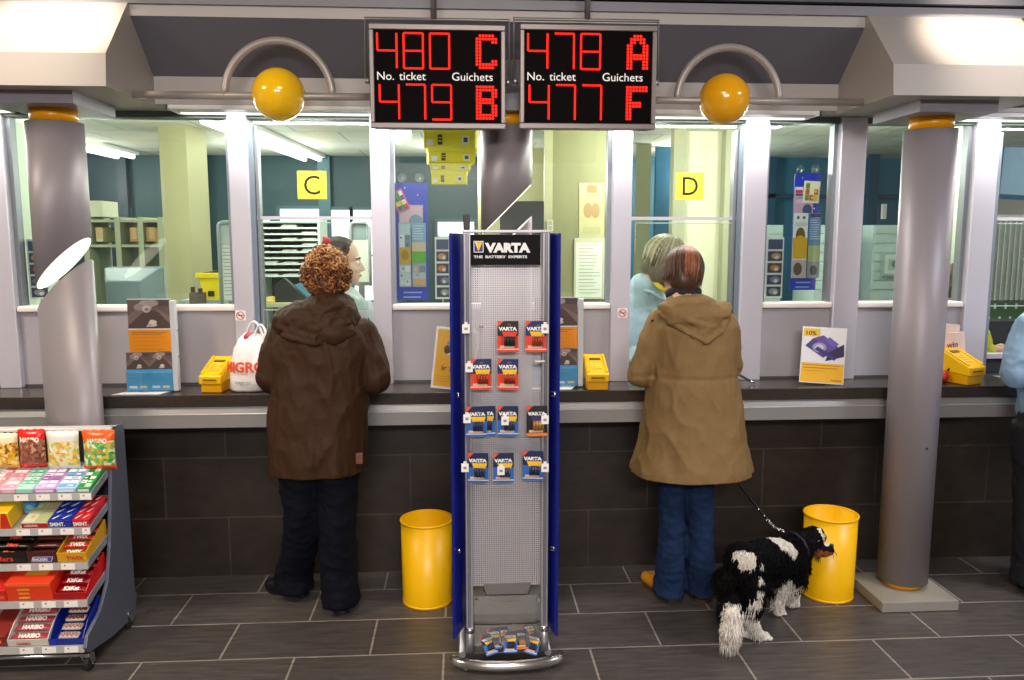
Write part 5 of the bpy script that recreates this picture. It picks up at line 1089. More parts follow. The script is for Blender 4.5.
def shoe(root, an, toe, mt, sole, name='shoe'):
    an, toe = V(an), V(toe); d = V((toe.x-an.x, toe.y-an.y, 0)).normalized(); b = Blob(); heel = V((an.x, an.y, .04))-d*.03; tip = V((toe.x, toe.y, .032))
    b.chain([(*heel, .038), (*heel.lerp(tip, .5), .040), (*tip, .030)]); b.ell(heel+V((0, 0, .035)), (.040, .042, .045))
    me = b.mesh(.006, 4)
    for v in me.vertices: v.co.z = max(v.co.z, .012)
    o = skin(name, me, mt, root)
    n = V((-d.y, d.x, 0)); m = MB(); g = []
    for t_, w_ in ((-.036, .012), (-.02, .034), (.05, .036), (.5, .036), (.75, .040), (.95, .030), (1.12, .010)):
        L = (tip-heel).length; c = heel+d*(t_*L if t_ > .04 else t_); g.append((V((c.x, c.y, 0)), w_))
    pts = [c+n*w_ for c, w_ in g]+[c-n*w_ for c, w_ in g[::-1]]
    m.prism([p+V((0, 0, .001)) for p in pts], (0, 0, .016), sole); m.build('sole', o)
    return o
def fold(amp, sx, sz, seed, extra=None):
    def f(p, n):
        q = noise.noise(V((p.x*sx+seed, p.y*sx-seed, p.z*sz))) + .5*noise.noise(V((p.x*sx*2.3-seed, p.y*sx*2.3, p.z*sz*2.1+seed)))
        r = 1-abs(q)*2.2; e = amp*(.55*q+.45*(r if r > 0 else 0))
        w = noise.noise(V((p.x*sx*1.5+.4*q+seed*2, p.y*sx*1.5, p.z*sz*1.3+p.x*2.5+seed))); u = noise.noise(V((p.x*sx*3.1-seed, p.y*sx*3.1, p.z*sz*2.6+p.x*4))); return e*1.25+amp*.7*(max(0, .42-abs(w))**2*6-.4)+amp*.35*(max(0, .4-abs(u))**2*6-.35)+(extra(p, n) if extra else 0)
    return f
def hairpt(a0, u):                                  # over the crown, then straight down
    if u <= pi/2: return V((cos(a0)*sin(u), sin(a0)*sin(u), cos(u)))
    k = 1-.13*(u-pi/2); return V((cos(a0)*k, sin(a0)*k, -(u-pi/2)*.95))
def strands(name, root, seeds, mats, sides=4):
    """seeds: list of (points, radius, material index)"""
    m = MB()
    for pts, r, k in seeds:
        N = len(pts); m.tube(pts, [r*(1-.85*(i/(N-1))**2) for i in range(N)], mats[k], sides, True)
    return m.build(name, root)
# ---- customer in the brown coat
YB = 3.40
root = thing('person', 'person seen from behind in a dark brown hooded coat with curly auburn hair', 'person', (at(318, 400, YB).x, YB, 0))
Mh = hmat(328.5, 278, YB+.03, .18, .10) @ Matrix.Scale(.90, 4)
J = dict(head=Mh, chest=PP(320, 352, YB), pelvis=PP(318, 440, YB), shL=PP(284, 334, YB), shR=PP(361, 334, YB), elL=PP(272, 377, YB-.01), elR=PP(375, 379, YB-.01), thin=.8, legs=.7, wrL=(at(285, 384, YB+.2).x, YB+.20, 1.05), wrR=(at(362, 384, YB+.2).x, YB+.20, 1.05), curl=.9, hdL=(.5, .8, -.1), hdR=(-.5, .8, -.1),
         knL=PP(304, 520, YB+.06), knR=PP(337, 520, YB+.02), anL=(az(300, 585).x, 3.66, .08), anR=(az(344, 600).x, 3.50, .08), toL=(az(280, 585).x, 3.71, .03), toR=(az(334, 595).x+.02, 3.66, .03))
b = Blob(); body_into(b, J); skin('body', b.mesh(.008, 5), SKIN, root); face_parts(root, Mh)
COAT = mat('#3b2413', .62, 0, .14, 30, .2, 120, spec=.25); COATD = mat('#3a281b', .6, 0, .1, 30)
b = Blob()
b.rings([prow(492, 271, 365, YB, .165), prow(478, 271, 365, YB, .165), prow(460, 270, 366, YB, .166), prow(430, 270, 367, YB, .165), prow(400, 272, 367, YB, .160), prow(375, 273, 369, YB, .158), prow(355, 272, 372, YB, .155), prow(338, 275, 369, YB, .15), prow(326, 284, 360, YB+.01, .13), prow(314, 300, 349, YB+.02, .10), prow(304, 310, 345, YB+.02, .085)], 32, 2.4)
for s in 'LR':
    sh, el, wr = V(J['sh'+s]), V(J['el'+s]), V(J['wr'+s])
    b.chain([(*(sh+V((0.012 if s == 'L' else -.012, 0, -.01))), .078), (*sh.lerp(el, .5), .072), (*(el+V((0, -.005, 0))), .064)]); b.chain([(*el, .064), (*el.lerp(wr, .5), .060), (*el.lerp(wr, .86), .050)])
def hem(p, n):
    z0 = J['pelvis'][2]
    return -.004*math.exp(-((p.z-(at(318, 470, YB).z))/.006)**2) + (.004*math.exp(-((p.x-at(318, 400, YB).x)/.005)**2) if n.y < -.4 and p.z < 1.2 else 0)
skin('coat', hem_cut(b.mesh(.008, 3, fold(.011, 7, 3.2, 3.1, hem)), at(318, 479, YB-.15).z), COAT, root)
b = Blob(); c = at(312, 322, YB-.10)                  # hood lying on the shoulders
b.ell(at(314, 322, YB-.06), (.172, .105, .084)); b.ell(at(328, 306, YB-.02), (.105, .125, .065)); b.ell(at(300, 316, YB-.05), (.11, .11, .06), (0, -.35, 0)); b.ell(at(330, 334, YB-.09), (.11, .075, .055)); b.ell(at(346, 318, YB-.03), (.055, .10, .075))
for k in range(3): b.chain([(*at(276+4*k, 318+9*k, YB-.11-.02*k), .012), (*at(312, 330+7*k, YB-.160), .013), (*at(348-4*k, 322+9*k, YB-.12), .012)])
skin('hood', b.mesh(.007, 4, fold(.008, 8, 11, 8.2)), COAT, root)
for x0, x1 in ((274, 280), (355, 362)):
    p = at(x0, 466, YB-.14); q = at(x1, 455, YB-.14); yy = YB-.166*math.sqrt(max(.05, 1-(abs((x0+x1)/2-318)/50)**2.4)); m = MB(); m.box(p.x, yy-.012, p.z, q.x, yy+.012, q.z, mat('#6a4436', .5)); m.build('pocket_tab', root, bevel=.003)
TRO = mat('#080b18', .8, 0, .2, 30, spec=.2)
b = Blob()
for s, kn, an in (('L', J['knL'], J['anL']), ('R', J['knR'], J['anR'])):
    hx = -.075 if s == 'L' else .075; an = V(an); kn = V(kn); hp = V(J['pelvis'])+V((hx, 0, -.02))
    b.rings([((an.x, an.y-.02, .045), .088, .105), ((an.x, an.y-.02, .12), .084, .098), ((an.x*.5+kn.x*.5, an.y*.5+kn.y*.5, .25), .080, .092), ((kn.x, kn.y, kn.z), .082, .092), (hp.lerp(kn, .4), .098, .115), (hp, .11, .13)], 24)
b.ell(J['pelvis'], (.17, .14, .13))
skin('trousers', b.mesh(.009, 4, fold(.008, 8, 9, 5.5)), TRO, root)
SH1 = mat('#121015', .45, 0, .1, 20)
shoe(root, J['anL'], (J['toL'][0]-.03, J['toL'][1]+.0, 0), SH1, BLACK); shoe(root, J['anR'], J['toR'], SH1, BLACK)
# curls
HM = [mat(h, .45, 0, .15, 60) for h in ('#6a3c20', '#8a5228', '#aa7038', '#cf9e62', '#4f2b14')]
b = Blob()
def hs():
    b.ell((0, -.022, .030), (.090, .108, .098)); b.ell((0, -.055, -.030), (.082, .075, .075)); b.ell((-.03, -.03, .05), (.07, .085, .075)); b.ell((.03, -.03, .05), (.07, .085, .075)); b.ell((0, -.035, -.075), (.062, .052, .035))
part_span(b, Mh, hs)
hair = skin('hair', b.mesh(.007, 3, lambda p, n: .010*noise.noise(p*38)+.004*noise.noise(p*80)), HM[0], root)
rn = random.Random(21); sd = []
for k in range(620):
    th = rn.uniform(0, 2*pi); u = rn.uniform(-.75, 1); d = V((cos(th)*math.sqrt(1-u*u), sin(th)*math.sqrt(1-u*u), u))
    if d.y > .45 and u < .55: continue
    e_ = rn.choice((1, 1, 1, 1.07, 1.13)); p = V((0, -.030, .008))+V((d.x*.094, d.y*.103, d.z*.122 if d.z > 0 else d.z*.100))*e_*(1 if d.z > -.5 else .93); n = d; a = n.cross(V((rn.uniform(-1, 1), rn.uniform(-1, 1), rn.uniform(-1, 1)))).normalized(); c2 = n.cross(a)
    cr = rn.uniform(.006, .012); turns = rn.uniform(1.1, 2.0); pts = []
    for q in range(13):
        w_ = q/12; pts.append(Mh @ (p+a*(w_-.5)*.034+(c2*cos(w_*turns*2*pi)+n*sin(w_*turns*2*pi))*cr+n*.004))
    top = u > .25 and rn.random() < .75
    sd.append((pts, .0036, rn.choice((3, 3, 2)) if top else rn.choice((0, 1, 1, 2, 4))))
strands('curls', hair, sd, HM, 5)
# ---- customer in the tan coat
YT = 3.44
root = thing('person', 'person seen from behind in a long tan hooded coat and blue jeans at window D', 'person', (at(690, 400, YT).x, YT, 0)); tan_root = root
Mh = hmat(681.5, 278, YT+.045, .05, .42, .12)
J = dict(head=Mh, chest=PP(693, 348, YT), pelvis=PP(692, 432, YT), shL=PP(660, 322, YT), shR=PP(726, 324, YT), elL=PP(641, 374, YT), elR=PP(731, 364, YT+.06), thin=.78, legs=.6, wrL=(at(662, 384, YT+.16).x, YT+.17, 1.05), wrR=(at(724, 372, YT+.2).x, YT+.18, 1.06), curl=1.0, hdL=(.6, .7, 0), hdR=(-.4, .8, 0),
         knL=PP(671, 520, YT+.03), knR=PP(699, 520, YT+.03), anL=(az(667, 590).x, 3.53, .08), anR=(az(699, 594).x, 3.51, .08), toL=(az(650, 582).x, 3.70, .03), toR=(az(702, 585).x, 3.72, .03))
b = Blob(); body_into(b, J); skin('body', b.mesh(.008, 5), SKIN, root); face_parts(root, Mh)
TAN = mat('#866a42', .68, 0, .12, 25, .2, 110, spec=.25)
b = Blob()
b.rings([prow(500, 629, 752, YT, .218), prow(487, 631, 750, YT, .215), prow(477, 632, 749, YT, .213), prow(450, 640, 743, YT, .192), prow(420, 645, 740, YT, .174), prow(392, 648, 736, YT, .168), prow(372, 651, 733, YT, .160), prow(350, 651, 735, YT, .155), prow(330, 651, 734, YT, .15), prow(316, 657, 728, YT+.01, .13), prow(304, 666, 716, YT+.02, .105), prow(296, 673, 700, YT+.03, .08)], 32, 2.3)
for s in 'LR':
    sh, el, wr = V(J['sh'+s]), V(J['el'+s]), V(J['wr'+s])
    b.chain([(*(sh+V((.008 if s == 'L' else -.010, 0, -.012))), .066), (*sh.lerp(el, .5), .061), (*el, .056)]); b.chain([(*el, .056), (*el.lerp(wr, .5), .052), (*el.lerp(wr, .86), .044)])
def seams(p, n):
    e = -.004*math.exp(-((p.z-at(690, 477, YT).z)/.006)**2)
    if n.y < -.3:
        if p.z < 1.25: e += .0035*math.exp(-((p.x-at(694, 400, YT).x)/.005)**2)
        e -= .006*math.exp(-((p.z-at(690, 374, YT).z)/.010)**2)
    if p.z < 1.0: e += .005*sin(math.atan2(p.y-YT, p.x-at(690, 400, YT).x)*7+1.2)*min(1, (1.0-p.z)/.4)
    return e
skin('coat', hem_cut(b.mesh(.008, 2, fold(.009, 6, 3.0, 1.7, seams)), at(690, 484, YT-.2).z), TAN, root)
b = Blob()                                            # flat hood hanging to a point
b.ell(at(695, 316, YT-.10), (.135, .060, .075)); b.ell(at(700, 329, YT-.125), (.080, .036, .050)); b.ell(at(706, 337, YT-.13), (.036, .028, .030)); b.ell(at(690, 303, YT-.05), (.11, .10, .040)); b.ell(at(672, 312, YT-.07), (.07, .07, .035), (0, .45, 0)); b.ell(at(716, 313, YT-.06), (.07, .08, .045), (0, -.45, 0))
b.chain([(*at(660, 314, YT-.09), .010), (*at(684, 331, YT-.148), .012), (*at(705, 342, YT-.155), .011)]); b.chain([(*at(728, 318, YT-.10), .010), (*at(722, 331, YT-.142), .011), (*at(706, 342, YT-.155), .011)]); b.chain([(*at(672, 311, YT-.125), .008), (*at(692, 322, YT-.158), .010), (*at(714, 327, YT-.150), .008)])
skin('hood', b.mesh(.006, 3, fold(.006, 10, 14, 2.9)), TAN, root)
b = Blob(); b.chain([(*at(671, 294, YT-.02), .026), (*at(683, 293, YT-.05), .030), (*at(696, 293, YT-.02), .026)]); b.ell(at(684, 294, YT+.01), (.075, .075, .030)); skin('scarf', b.mesh(.007, 3, fold(.004, 20, 20, 1)), mat('#17151c', .8, 0, .2, 60, .3, 200), root)
for px, py in ((731, 322), (657, 320)):               # shoulder tabs with a button
    p = at(px, py, YT-.05); m = MB(); m.ball(p+V((.02 if px > 700 else -.02, 0, .0)), .007, mat('#4a3a26', .4), 10, 8); m.build('button', root)
JEAN = mat('#1d2f50', .85, 0, .35, 14, .15, 220, spec=.2)
b = Blob()
for s, wl in (('L', ((485, 659, 684), (520, 660, 684), (550, 658, 684), (578, 655, 683), (592, 653, 682))), ('R', ((485, 686, 713), (520, 687, 712), (550, 687, 713), (578, 686, 714), (595, 685, 714)))):
    rows = []
    for py, l, r in wl[::-1]:
        Yc = YT+.02+(.06 if py > 560 else .03); z = max(.022, at(690, py, Yc).z-.02); a, c2 = at(l, py, Yc), at(r, py, Yc); rows.append((((a.x+c2.x)/2, Yc, z if py < 590 else .03), (c2.x-a.x)/2, .075 if py < 560 else (.09 if py < 585 else .105)))
    hp = V(J['pelvis']); rows.append(((hp.x+(-.075 if s == 'L' else .075), YT+.02, hp.z), .095, .13)); b.rings(rows, 24)
b.ell(J['pelvis'], (.165, .14, .13))
skin('jeans', b.mesh(.008, 3, fold(.007, 9, 14, 4.4)), JEAN, root)
SH2 = mat('#c9861e', .5, 0, .15, 30); SO2 = mat('#4a3520', .6)
shoe(root, (J['anL'][0]-.015, J['anL'][1], .08), (J['toL'][0]-.02, J['toL'][1]-.02, 0), SH2, SO2); shoe(root, J['anR'], J['toR'], mat('#5a4430', .5), SO2)
HM2 = [mat(h, .4, 0, .12, 60) for h in ('#402818', '#5e3a20', '#84482a', '#9a6238', '#301d10')]
b = Blob()
def hs(): b.ell((0, -.020, .036), (.083, .102, .095)); b.ell((0, -.060, -.02), (.072, .06, .075)); b.ell((0, -.075, .03), (.055, .05, .06))
part_span(b, Mh, hs)
hair = skin('hair', b.mesh(.007, 3), HM2[0], root)
rn = random.Random(5); sd = []
for k in range(560):
    th = rn.uniform(-pi, pi); r0 = rn.uniform(0, .5); L = rn.uniform(1.75, 2.45) if abs(th) < 2.3 else rn.uniform(.5, 1.0); pts = []
    az0 = -pi/2+th*.95
    for q in range(9):
        u = r0+(L-r0)*q/8; rr = 1.035+.03*rn.random()*(q > 5)
        d = hairpt(az0, u); pts.append(Mh @ V((d.x*.086*rr, -.024+d.y*.104*rr, .030+d.z*.101*rr)))
    red = abs(th-.25) < .42 and rn.random() < .85
    sd.append((pts, .0042, rn.choice((2, 2, 3)) if red else rn.choice((0, 0, 1, 4, 1))))
strands('strands', hair, sd, HM2, 4)
# ---- clerk behind window C, in profile
YK = 4.22
root = thing('person', 'clerk with tied back dark hair, red hair band and pale blouse behind window C', 'person', (at(346, 400, YK).x, YK, 0))
Mh = hmat(343.5, 262, YK, 1.42, .03, 0) @ Matrix.Scale(1.03, 4)
def kp(px, py, dy=0): return PP(px, py, YK+dy)
J = dict(head=Mh, chest=kp(348, 335), pelvis=kp(346, 410), shL=kp(352, 312, .16), shR=kp(362, 312, -.14), elL=kp(366, 360, .14), elR=kp(384, 356, -.10), wrL=kp(392, 362, -.05), wrR=kp(402, 362, -.10), hdL=(1, 0, -.1), hdR=(1, .1, -.1), curl=.5)
b = Blob(); body_into(b, J, 1.4)
hips = V(J['pelvis'])
for s in (-1, 1): b.chain([(hips.x, hips.y+.09*s, hips.z-.03, .085), (hips.x+.02, hips.y+.09*s, hips.z-.45, .055), (hips.x, hips.y+.09*s, .09, .04), (hips.x+.14, hips.y+.09*s, .035, .03)])
skin('body', b.mesh(.0055, 4), SKINP, root); face_parts(root, Mh)
BL = mat('#c3d6d8', .6, 0, .05, 20, .08, 90)
b = Blob(); ch, pe = V(J['chest']), V(J['pelvis'])
b.ell(ch, (.135, .185, .20)); b.ell(ch.lerp(pe, .5), (.13, .165, .2)); b.ell(pe, (.14, .175, .14)); b.chain([(*(ch+V((0, 0, .14))), .10), (*(ch+V((0, 0, .19))), .072)])
for s in 'LR': sh, el, wr = V(J['sh'+s]), V(J['el'+s]), V(J['wr'+s]); b.chain([(*(ch+V((0, 0, .11))).lerp(sh, .5), .085), (*sh, .068), (*sh.lerp(el, .5), .060), (*el, .052), (*el.lerp(wr, .8), .042)])
skin('blouse', b.mesh(.008, 4, fold(.006, 11, 8, 6.1)), BL, root)
m = MB(); m.tube([V(kp(350, 296, -.09)), V(kp(358, 304, -.17)), V(kp(368, 318, -.19)), V(kp(375, 330, -.18))], .008, mat('#3a4650', .6), 8, flat=.6); m.build('lanyard', root)
m = MB(); m.tube([V(kp(346, 292, -.06)), V(kp(356, 298, -.12)), V(kp(366, 308, -.17))], .016, mat('#e6efef', .6), 8, flat=.5); m.build('collar', root)
m = MB(); m.tube([(hips.x, hips.y-.16, hips.z-.05), (hips.x+.0, hips.y, hips.z-.05)], .01, BLACK, 6); b = Blob(); b.rings([((hips.x, hips.y, .10), .11, .16), ((hips.x, hips.y, .5), .13, .18), ((hips.x, hips.y, hips.z), .15, .185)], 24); skin('trousers', b.mesh(.012, 3), mat('#2a3038', .7), root)
HM3 = [mat(h, .4, 0, .12, 60) for h in ('#241a16', '#33251e', '#40302a')]
b = Blob()
def hs(): b.ell((0, -.026, .040), (.079, .095, .088)); b.ell((0, -.06, .0), (.072, .062, .07)); b.ell((0, -.125, .05), (.036, .032, .036))
part_span(b, Mh, hs); hair = skin('hair', b.mesh(.006, 3), HM3[0], root); sd = []
rn = random.Random(9)
for k in range(260):
    th = rn.uniform(-1.35, 1.35); pts = []
    for q in range(8):
        w_ = q/7; a_ = .78-w_*2.5; d = V((sin(th), cos(th)*sin(a_), cos(th)*cos(a_))); pts.append(Mh @ V((d.x*.082, -.026+d.y*.098, .036+d.z*.093)))
    sd.append((pts, .0035, rn.choice((0, 1, 2))))
strands('strands', hair, sd, HM3, 4)
c = Mh @ V((.0, -.095, .05)); m = MB(); m.tube([Mh @ V((.034*cos(2*pi*k/16), -.088+.006*sin(k), .085+.034*sin(2*pi*k/16))) for k in range(16)], .011, mat('#b51f2e', .5, 0, .1, 40), 8, closed=True); m.ball(Mh @ V((.045, -.082, .098)), .024, mat('#c42333', .5, 0, .1, 40), 12, 8); m.build('hair_band', root)
m = MB(); m.ball(Mh @ V((.078, -.004, -.043)), .005, CHROME, 8, 6); m.build('earring', root)
# ---- clerk behind window D, head bowed
YG = 4.26
root = thing('person', 'grey haired clerk in a light blue shirt with bowed head behind window D', 'person', (at(652, 400, YG).x, YG, 0))
Mh = hmat(667, 263, YG-.04, 1.95, .45, 0) @ Matrix.Scale(1.06, 4)
def kp(px, py, dy=0): return PP(px, py, YG+dy)
J = dict(head=Mh, chest=kp(650, 334, .04), pelvis=kp(650, 412, .10), shL=kp(684, 306, .02), shR=kp(631, 306, .02), elL=kp(698, 352, -.10), elR=kp(632, 356, -.06), wrL=kp(684, 358, -.24), wrR=kp(650, 360, -.22), hdL=(-.3, -1, -.2), hdR=(.3, -1, -.2), curl=.7)
b = Blob(); body_into(b, J, 0)
hips = V(J['pelvis'])
for s in (-1, 1): b.chain([(hips.x+.09*s, hips.y, hips.z-.03, .085), (hips.x+.09*s, hips.y-.02, hips.z-.45, .055), (hips.x+.09*s, hips.y, .09, .04), (hips.x+.09*s, hips.y-.14, .035, .03)])
skin('body', b.mesh(.0065, 4), SKINP, root); face_parts(root, Mh)
SHI = mat('#a9c6d6', .65, 0, .05, 20, .08, 90)
b = Blob(); ch, pe = V(J['chest']), V(J['pelvis'])
b.ell(ch, (.20, .14, .19)); b.ell(ch.lerp(pe, .5), (.18, .135, .2)); b.ell(pe, (.185, .145, .14)); nb = Mh @ V((0, -.045, -.16)); b.chain([(*(ch+V((.0, .0, .13))), .11), (*nb, .080)])
for s in 'LR': sh, el, wr = V(J['sh'+s]), V(J['el'+s]), V(J['wr'+s]); b.chain([(*(ch+V((0, 0, .11))).lerp(sh, .5), .085), (*sh, .068), (*sh.lerp(el, .5), .062), (*el, .056), (*el.lerp(wr, .75), .045)])
skin('shirt', b.mesh(.008, 4, fold(.007, 10, 8, 7.7)), SHI, root)
m = MB(); m.tube([V(kp(644, 290, -.06)), V(kp(652, 292, -.12)), V(kp(664, 300, -.15)), V(kp(672, 304, -.14))], .014, mat('#9bbacc', .6), 8, flat=.5); m.build('collar', root)
m = MB(); m.tube([V(kp(655, 283, -.07)), V(kp(661, 288, -.13)), V(kp(668, 293, -.15))], .013, mat('#e6c21a', .6, 0, .1, 40), 8); m.build('neckerchief', root)
b = Blob(); b.rings([((hips.x, hips.y, .10), .17, .12), ((hips.x, hips.y, .5), .18, .14), ((hips.x, hips.y, hips.z), .19, .155)], 24); skin('trousers', b.mesh(.012, 3), mat('#2a3038', .7), root)
HM4 = [mat(h, .42, 0, .12, 60) for h in ('#6f6552', '#8f8468', '#b0a584', '#4a4236', '#c9bd9c')]
b = Blob()
def hs(): b.ell((0, -.022, .036), (.088, .106, .098)); b.ell((0, -.062, -.025), (.076, .06, .085)); b.ell((-.048, -.0, -.03), (.042, .075, .085)); b.ell((.048, -.0, -.03), (.042, .075, .085))
part_span(b, Mh, hs); hair = skin('hair', b.mesh(.006, 3), HM4[0], root); sd = []
rn = random.Random(13)
for k in range(620):
    th = rn.uniform(-pi, pi); r0 = rn.uniform(0, .4); L = rn.uniform(1.7, 2.4) if abs(th) < 2.5 else rn.uniform(.7, 1.15); a0 = -pi/2+th; pts = []
    for q in range(9):
        u = r0+(L-r0)*q/8; d = hairpt(a0+.12*q/8, u); pts.append(Mh @ V((d.x*.092, -.026+d.y*.109, .030+d.z*.105)))
    sd.append((pts, .0042, rn.choice((0, 1, 1, 2, 3, 4))))
strands('strands', hair, sd, HM4, 4)
# ---- clerk at the last window, typing
YF = 4.25
def kp(px, py, dy=0): return PP(px, py, YF+dy)
root = thing('person', 'clerk in a yellow green top with hands on a keyboard behind the last window', 'person', (at(962, 400, YF).x, YF, 0))
Mh = hmat(963, 285, YF+.10, 1.5, .25, 0)
J = dict(head=Mh, chest=kp(962, 345, .10), pelvis=kp(958, 420, .12), shL=kp(968, 325, .22), shR=kp(972, 325, -.02), elL=kp(980, 358, .12), elR=kp(984, 352, -.06), wrL=kp(1001, 348, .02), wrR=kp(1001, 351, -.10), hdL=(1, -.1, -.15), hdR=(1, .1, -.12), curl=.45, hs=1.0)
b = Blob(); body_into(b, J, 1.5); hips = V(J['pelvis'])
for s in (-1, 1): b.chain([(hips.x, hips.y+.09*s, hips.z-.03, .085), (hips.x+.30, hips.y+.09*s, hips.z-.05, .06), (hips.x+.30, hips.y+.09*s, .10, .04), (hips.x+.40, hips.y+.09*s, .04, .03)])
skin('body', b.mesh(.005, 3), mat('#c99a86', .5, 0, .06, 30), root); face_parts(root, Mh)
b = Blob(); ch, pe = V(J['chest']), V(J['pelvis'])
b.ell(ch, (.13, .18, .18)); b.ell(ch.lerp(pe, .5), (.13, .165, .18)); b.ell(pe, (.15, .18, .12)); b.chain([(*(ch+V((0, 0, .12))), .09), (*(ch+V((0, 0, .16))), .07)])
for s in 'LR': sh, el, wr = V(J['sh'+s]), V(J['el'+s]), V(J['wr'+s]); b.chain([(*(ch+V((0, 0, .10))).lerp(sh, .5), .08), (*sh, .066), (*sh.lerp(el, .5), .06), (*el, .052), (*el.lerp(wr, .22), .048)])
skin('top', b.mesh(.008, 4, fold(.006, 11, 8, 9.1)), mat('#c9c83a', .65, 0, .06, 20), root)
b = Blob(); part_span(b, Mh, lambda: (b.ell((0, -.024, .036), (.084, .10, .094)), b.ell((0, -.058, -.02), (.074, .062, .08)))); skin('hair', b.mesh(.007, 3, lambda p, n: .004*noise.noise(p*60)), mat('#4a3626', .5, 0, .2, 50), root)
kb = kp(1006, 356, -.03); t = thing('keyboard', 'dark keyboard under the clerk hands at the last window', 'keyboard', (kb[0]+.08, kb[1], .941)); m = MB(); m.box(kb[0]-.03, kb[1]-.14, .941, kb[0]+.16, kb[1]+.22, 1.048, mat('#23262c', .5)); m.build('base', t, bevel=.004)
m = MB()
for i in range(10):
    for j in range(5): m.box(kb[0]-.02+.034*j, kb[1]-.12+.032*i, 1.048, kb[0]+.006+.034*j, kb[1]-.094+.032*i, 1.054, mat('#33363d', .5))
m.build('key_caps', t)
Yq = 4.75; x0, z0, x1, z1 = pan(988, 322, 1012, 342, Yq); t = thing('printer', 'black desk printer behind the typing hands at the last window', 'printer', ((x0+x1)/2, Yq, .941)); m = MB(); m.prism([(x0, Yq, .941), (x0, Yq+.2, .941), (x0, Yq+.2, z1), (x0, Yq+.06, z1), (x0, Yq, z0)], (x1-x0+.2, 0, 0), mat('#1d2126', .4)); m.build('body', t, bevel=.006); m = MB(); m.box(x0+.03, Yq-.004, .98, x1+.1, Yq+.002, 1.0, mat('#3c4148', .4)); m.build('paper_slot', t)
# ---- customer at the frame edge, light blue jacket
YE = 3.36
def kp(px, py, dy=0): return PP(px, py, YE+dy)
root = thing('person', 'person in a light blue jacket and dark trousers, cut off by the picture edge', 'person', (at(1064, 400, YE).x, YE, 0))
Mh = hmat(1066, 262, YE+.03, -.2, .15)
J = dict(head=Mh, chest=kp(1064, 340), pelvis=kp(1060, 425), shL=kp(1030, 330), shR=kp(1100, 330), elL=kp(1018, 372, .0), elR=kp(1110, 372), wrL=kp(1034, 364, .22), wrR=kp(1090, 364, .22), hdL=(.4, .9, 0), hdR=(-.4, .9, 0), curl=.8, knL=kp(1036, 508, .05), knR=kp(1066, 508, .05), anL=(at(1030, 560, 3.5).x, 3.5, .08), anR=(at(1062, 560, 3.5).x, 3.5, .08), toL=(at(1028, 560, 3.66).x, 3.68, .03), toR=(at(1064, 560, 3.66).x, 3.68, .03))
b = Blob(); body_into(b, J); skin('body', b.mesh(.010, 4), SKIN, root); face_parts(root, Mh)
b = Blob(); b.rings([prow(425, 1026, 1098, YE, .15), prow(400, 1024, 1100, YE, .15), prow(370, 1024, 1102, YE, .15), prow(340, 1022, 1106, YE, .145), prow(322, 1030, 1098, YE, .13), prow(308, 1046, 1082, YE, .09)], 28, 2.3)
for s in 'LR': sh, el, wr = V(J['sh'+s]), V(J['el'+s]), V(J['wr'+s]); b.chain([(*sh, .075), (*sh.lerp(el, .5), .072), (*el, .068)]); b.chain([(*el, .068), (*el.lerp(wr, .5), .058), (*el.lerp(wr, .85), .048)])
skin('jacket', b.mesh(.009, 4, fold(.010, 8, 5, 2.2)), mat('#86a6c6', .55, 0, .12, 25), root)
b = Blob()
for s in 'LR':
    kn, an = V(J['kn'+s]), V(J['an'+s]); hp = V(J['pelvis'])+V((-.075 if s == 'L' else .075, 0, 0)); b.rings([((an.x, an.y-.02, .04), .085, .10), ((an.x, an.y-.02, .15), .082, .095), (kn, .085, .095), (hp, .12, .14)], 24)
b.ell(J['pelvis'], (.18, .15, .14)); skin('trousers', b.mesh(.010, 4, fold(.008, 8, 9, 3.3)), mat('#15161d', .8, 0, .2, 30), root)
shoe(root, J['anL'], J['toL'], SH1, BLACK); shoe(root, J['anR'], J['toR'], SH1, BLACK)
b = Blob(); part_span(b, Mh, lambda: (b.ell((0, -.022, .036), (.084, .102, .096)), b.ell((0, -.06, -.02), (.074, .06, .08)))); skin('hair', b.mesh(.008, 3, lambda p, n: .005*noise.noise(p*50)), mat('#6a5038', .5, 0, .2, 50), root)
# ------------------------------------------------------------------ dog
dog = thing('dog', 'black and white spaniel with tan muzzle standing on a leash beside the tan coat', 'dog', (at(760, 640, 3.15).x, 3.18, 0))
def D(px, py, Y, r): return (*at(px, py, Y), r)
b = Blob()
b.chain([D(745, 567, 3.10, .073), D(759, 559, 3.17, .075), D(774, 556, 3.25, .078), D(789, 558, 3.32, .078)], 20)        # trunk
b.ell(at(743, 560, 3.10), (.070, .078, .072)); b.ell(at(789, 570, 3.33), (.068, .074, .080)); b.chain([D(770, 572, 3.24, .058), D(757, 580, 3.17, .056)])
b.chain([D(792, 552, 3.34, .072), D(802, 545, 3.36, .058), D(808, 544, 3.365, .052)])                                    # neck
b.ell(at(809, 541, 3.37), (.060, .056, .058)); b.ell(at(814, 535, 3.37), (.046, .048, .040))                              # skull
b.chain([D(818, 547, 3.36, .034), D(826, 549, 3.352, .028), D(829, 550, 3.35, .024)]); b.ell(at(824, 553, 3.352), (.026, .022, .017)); b.ell(at(818, 553, 3.36), (.028, .028, .02))   # muzzle
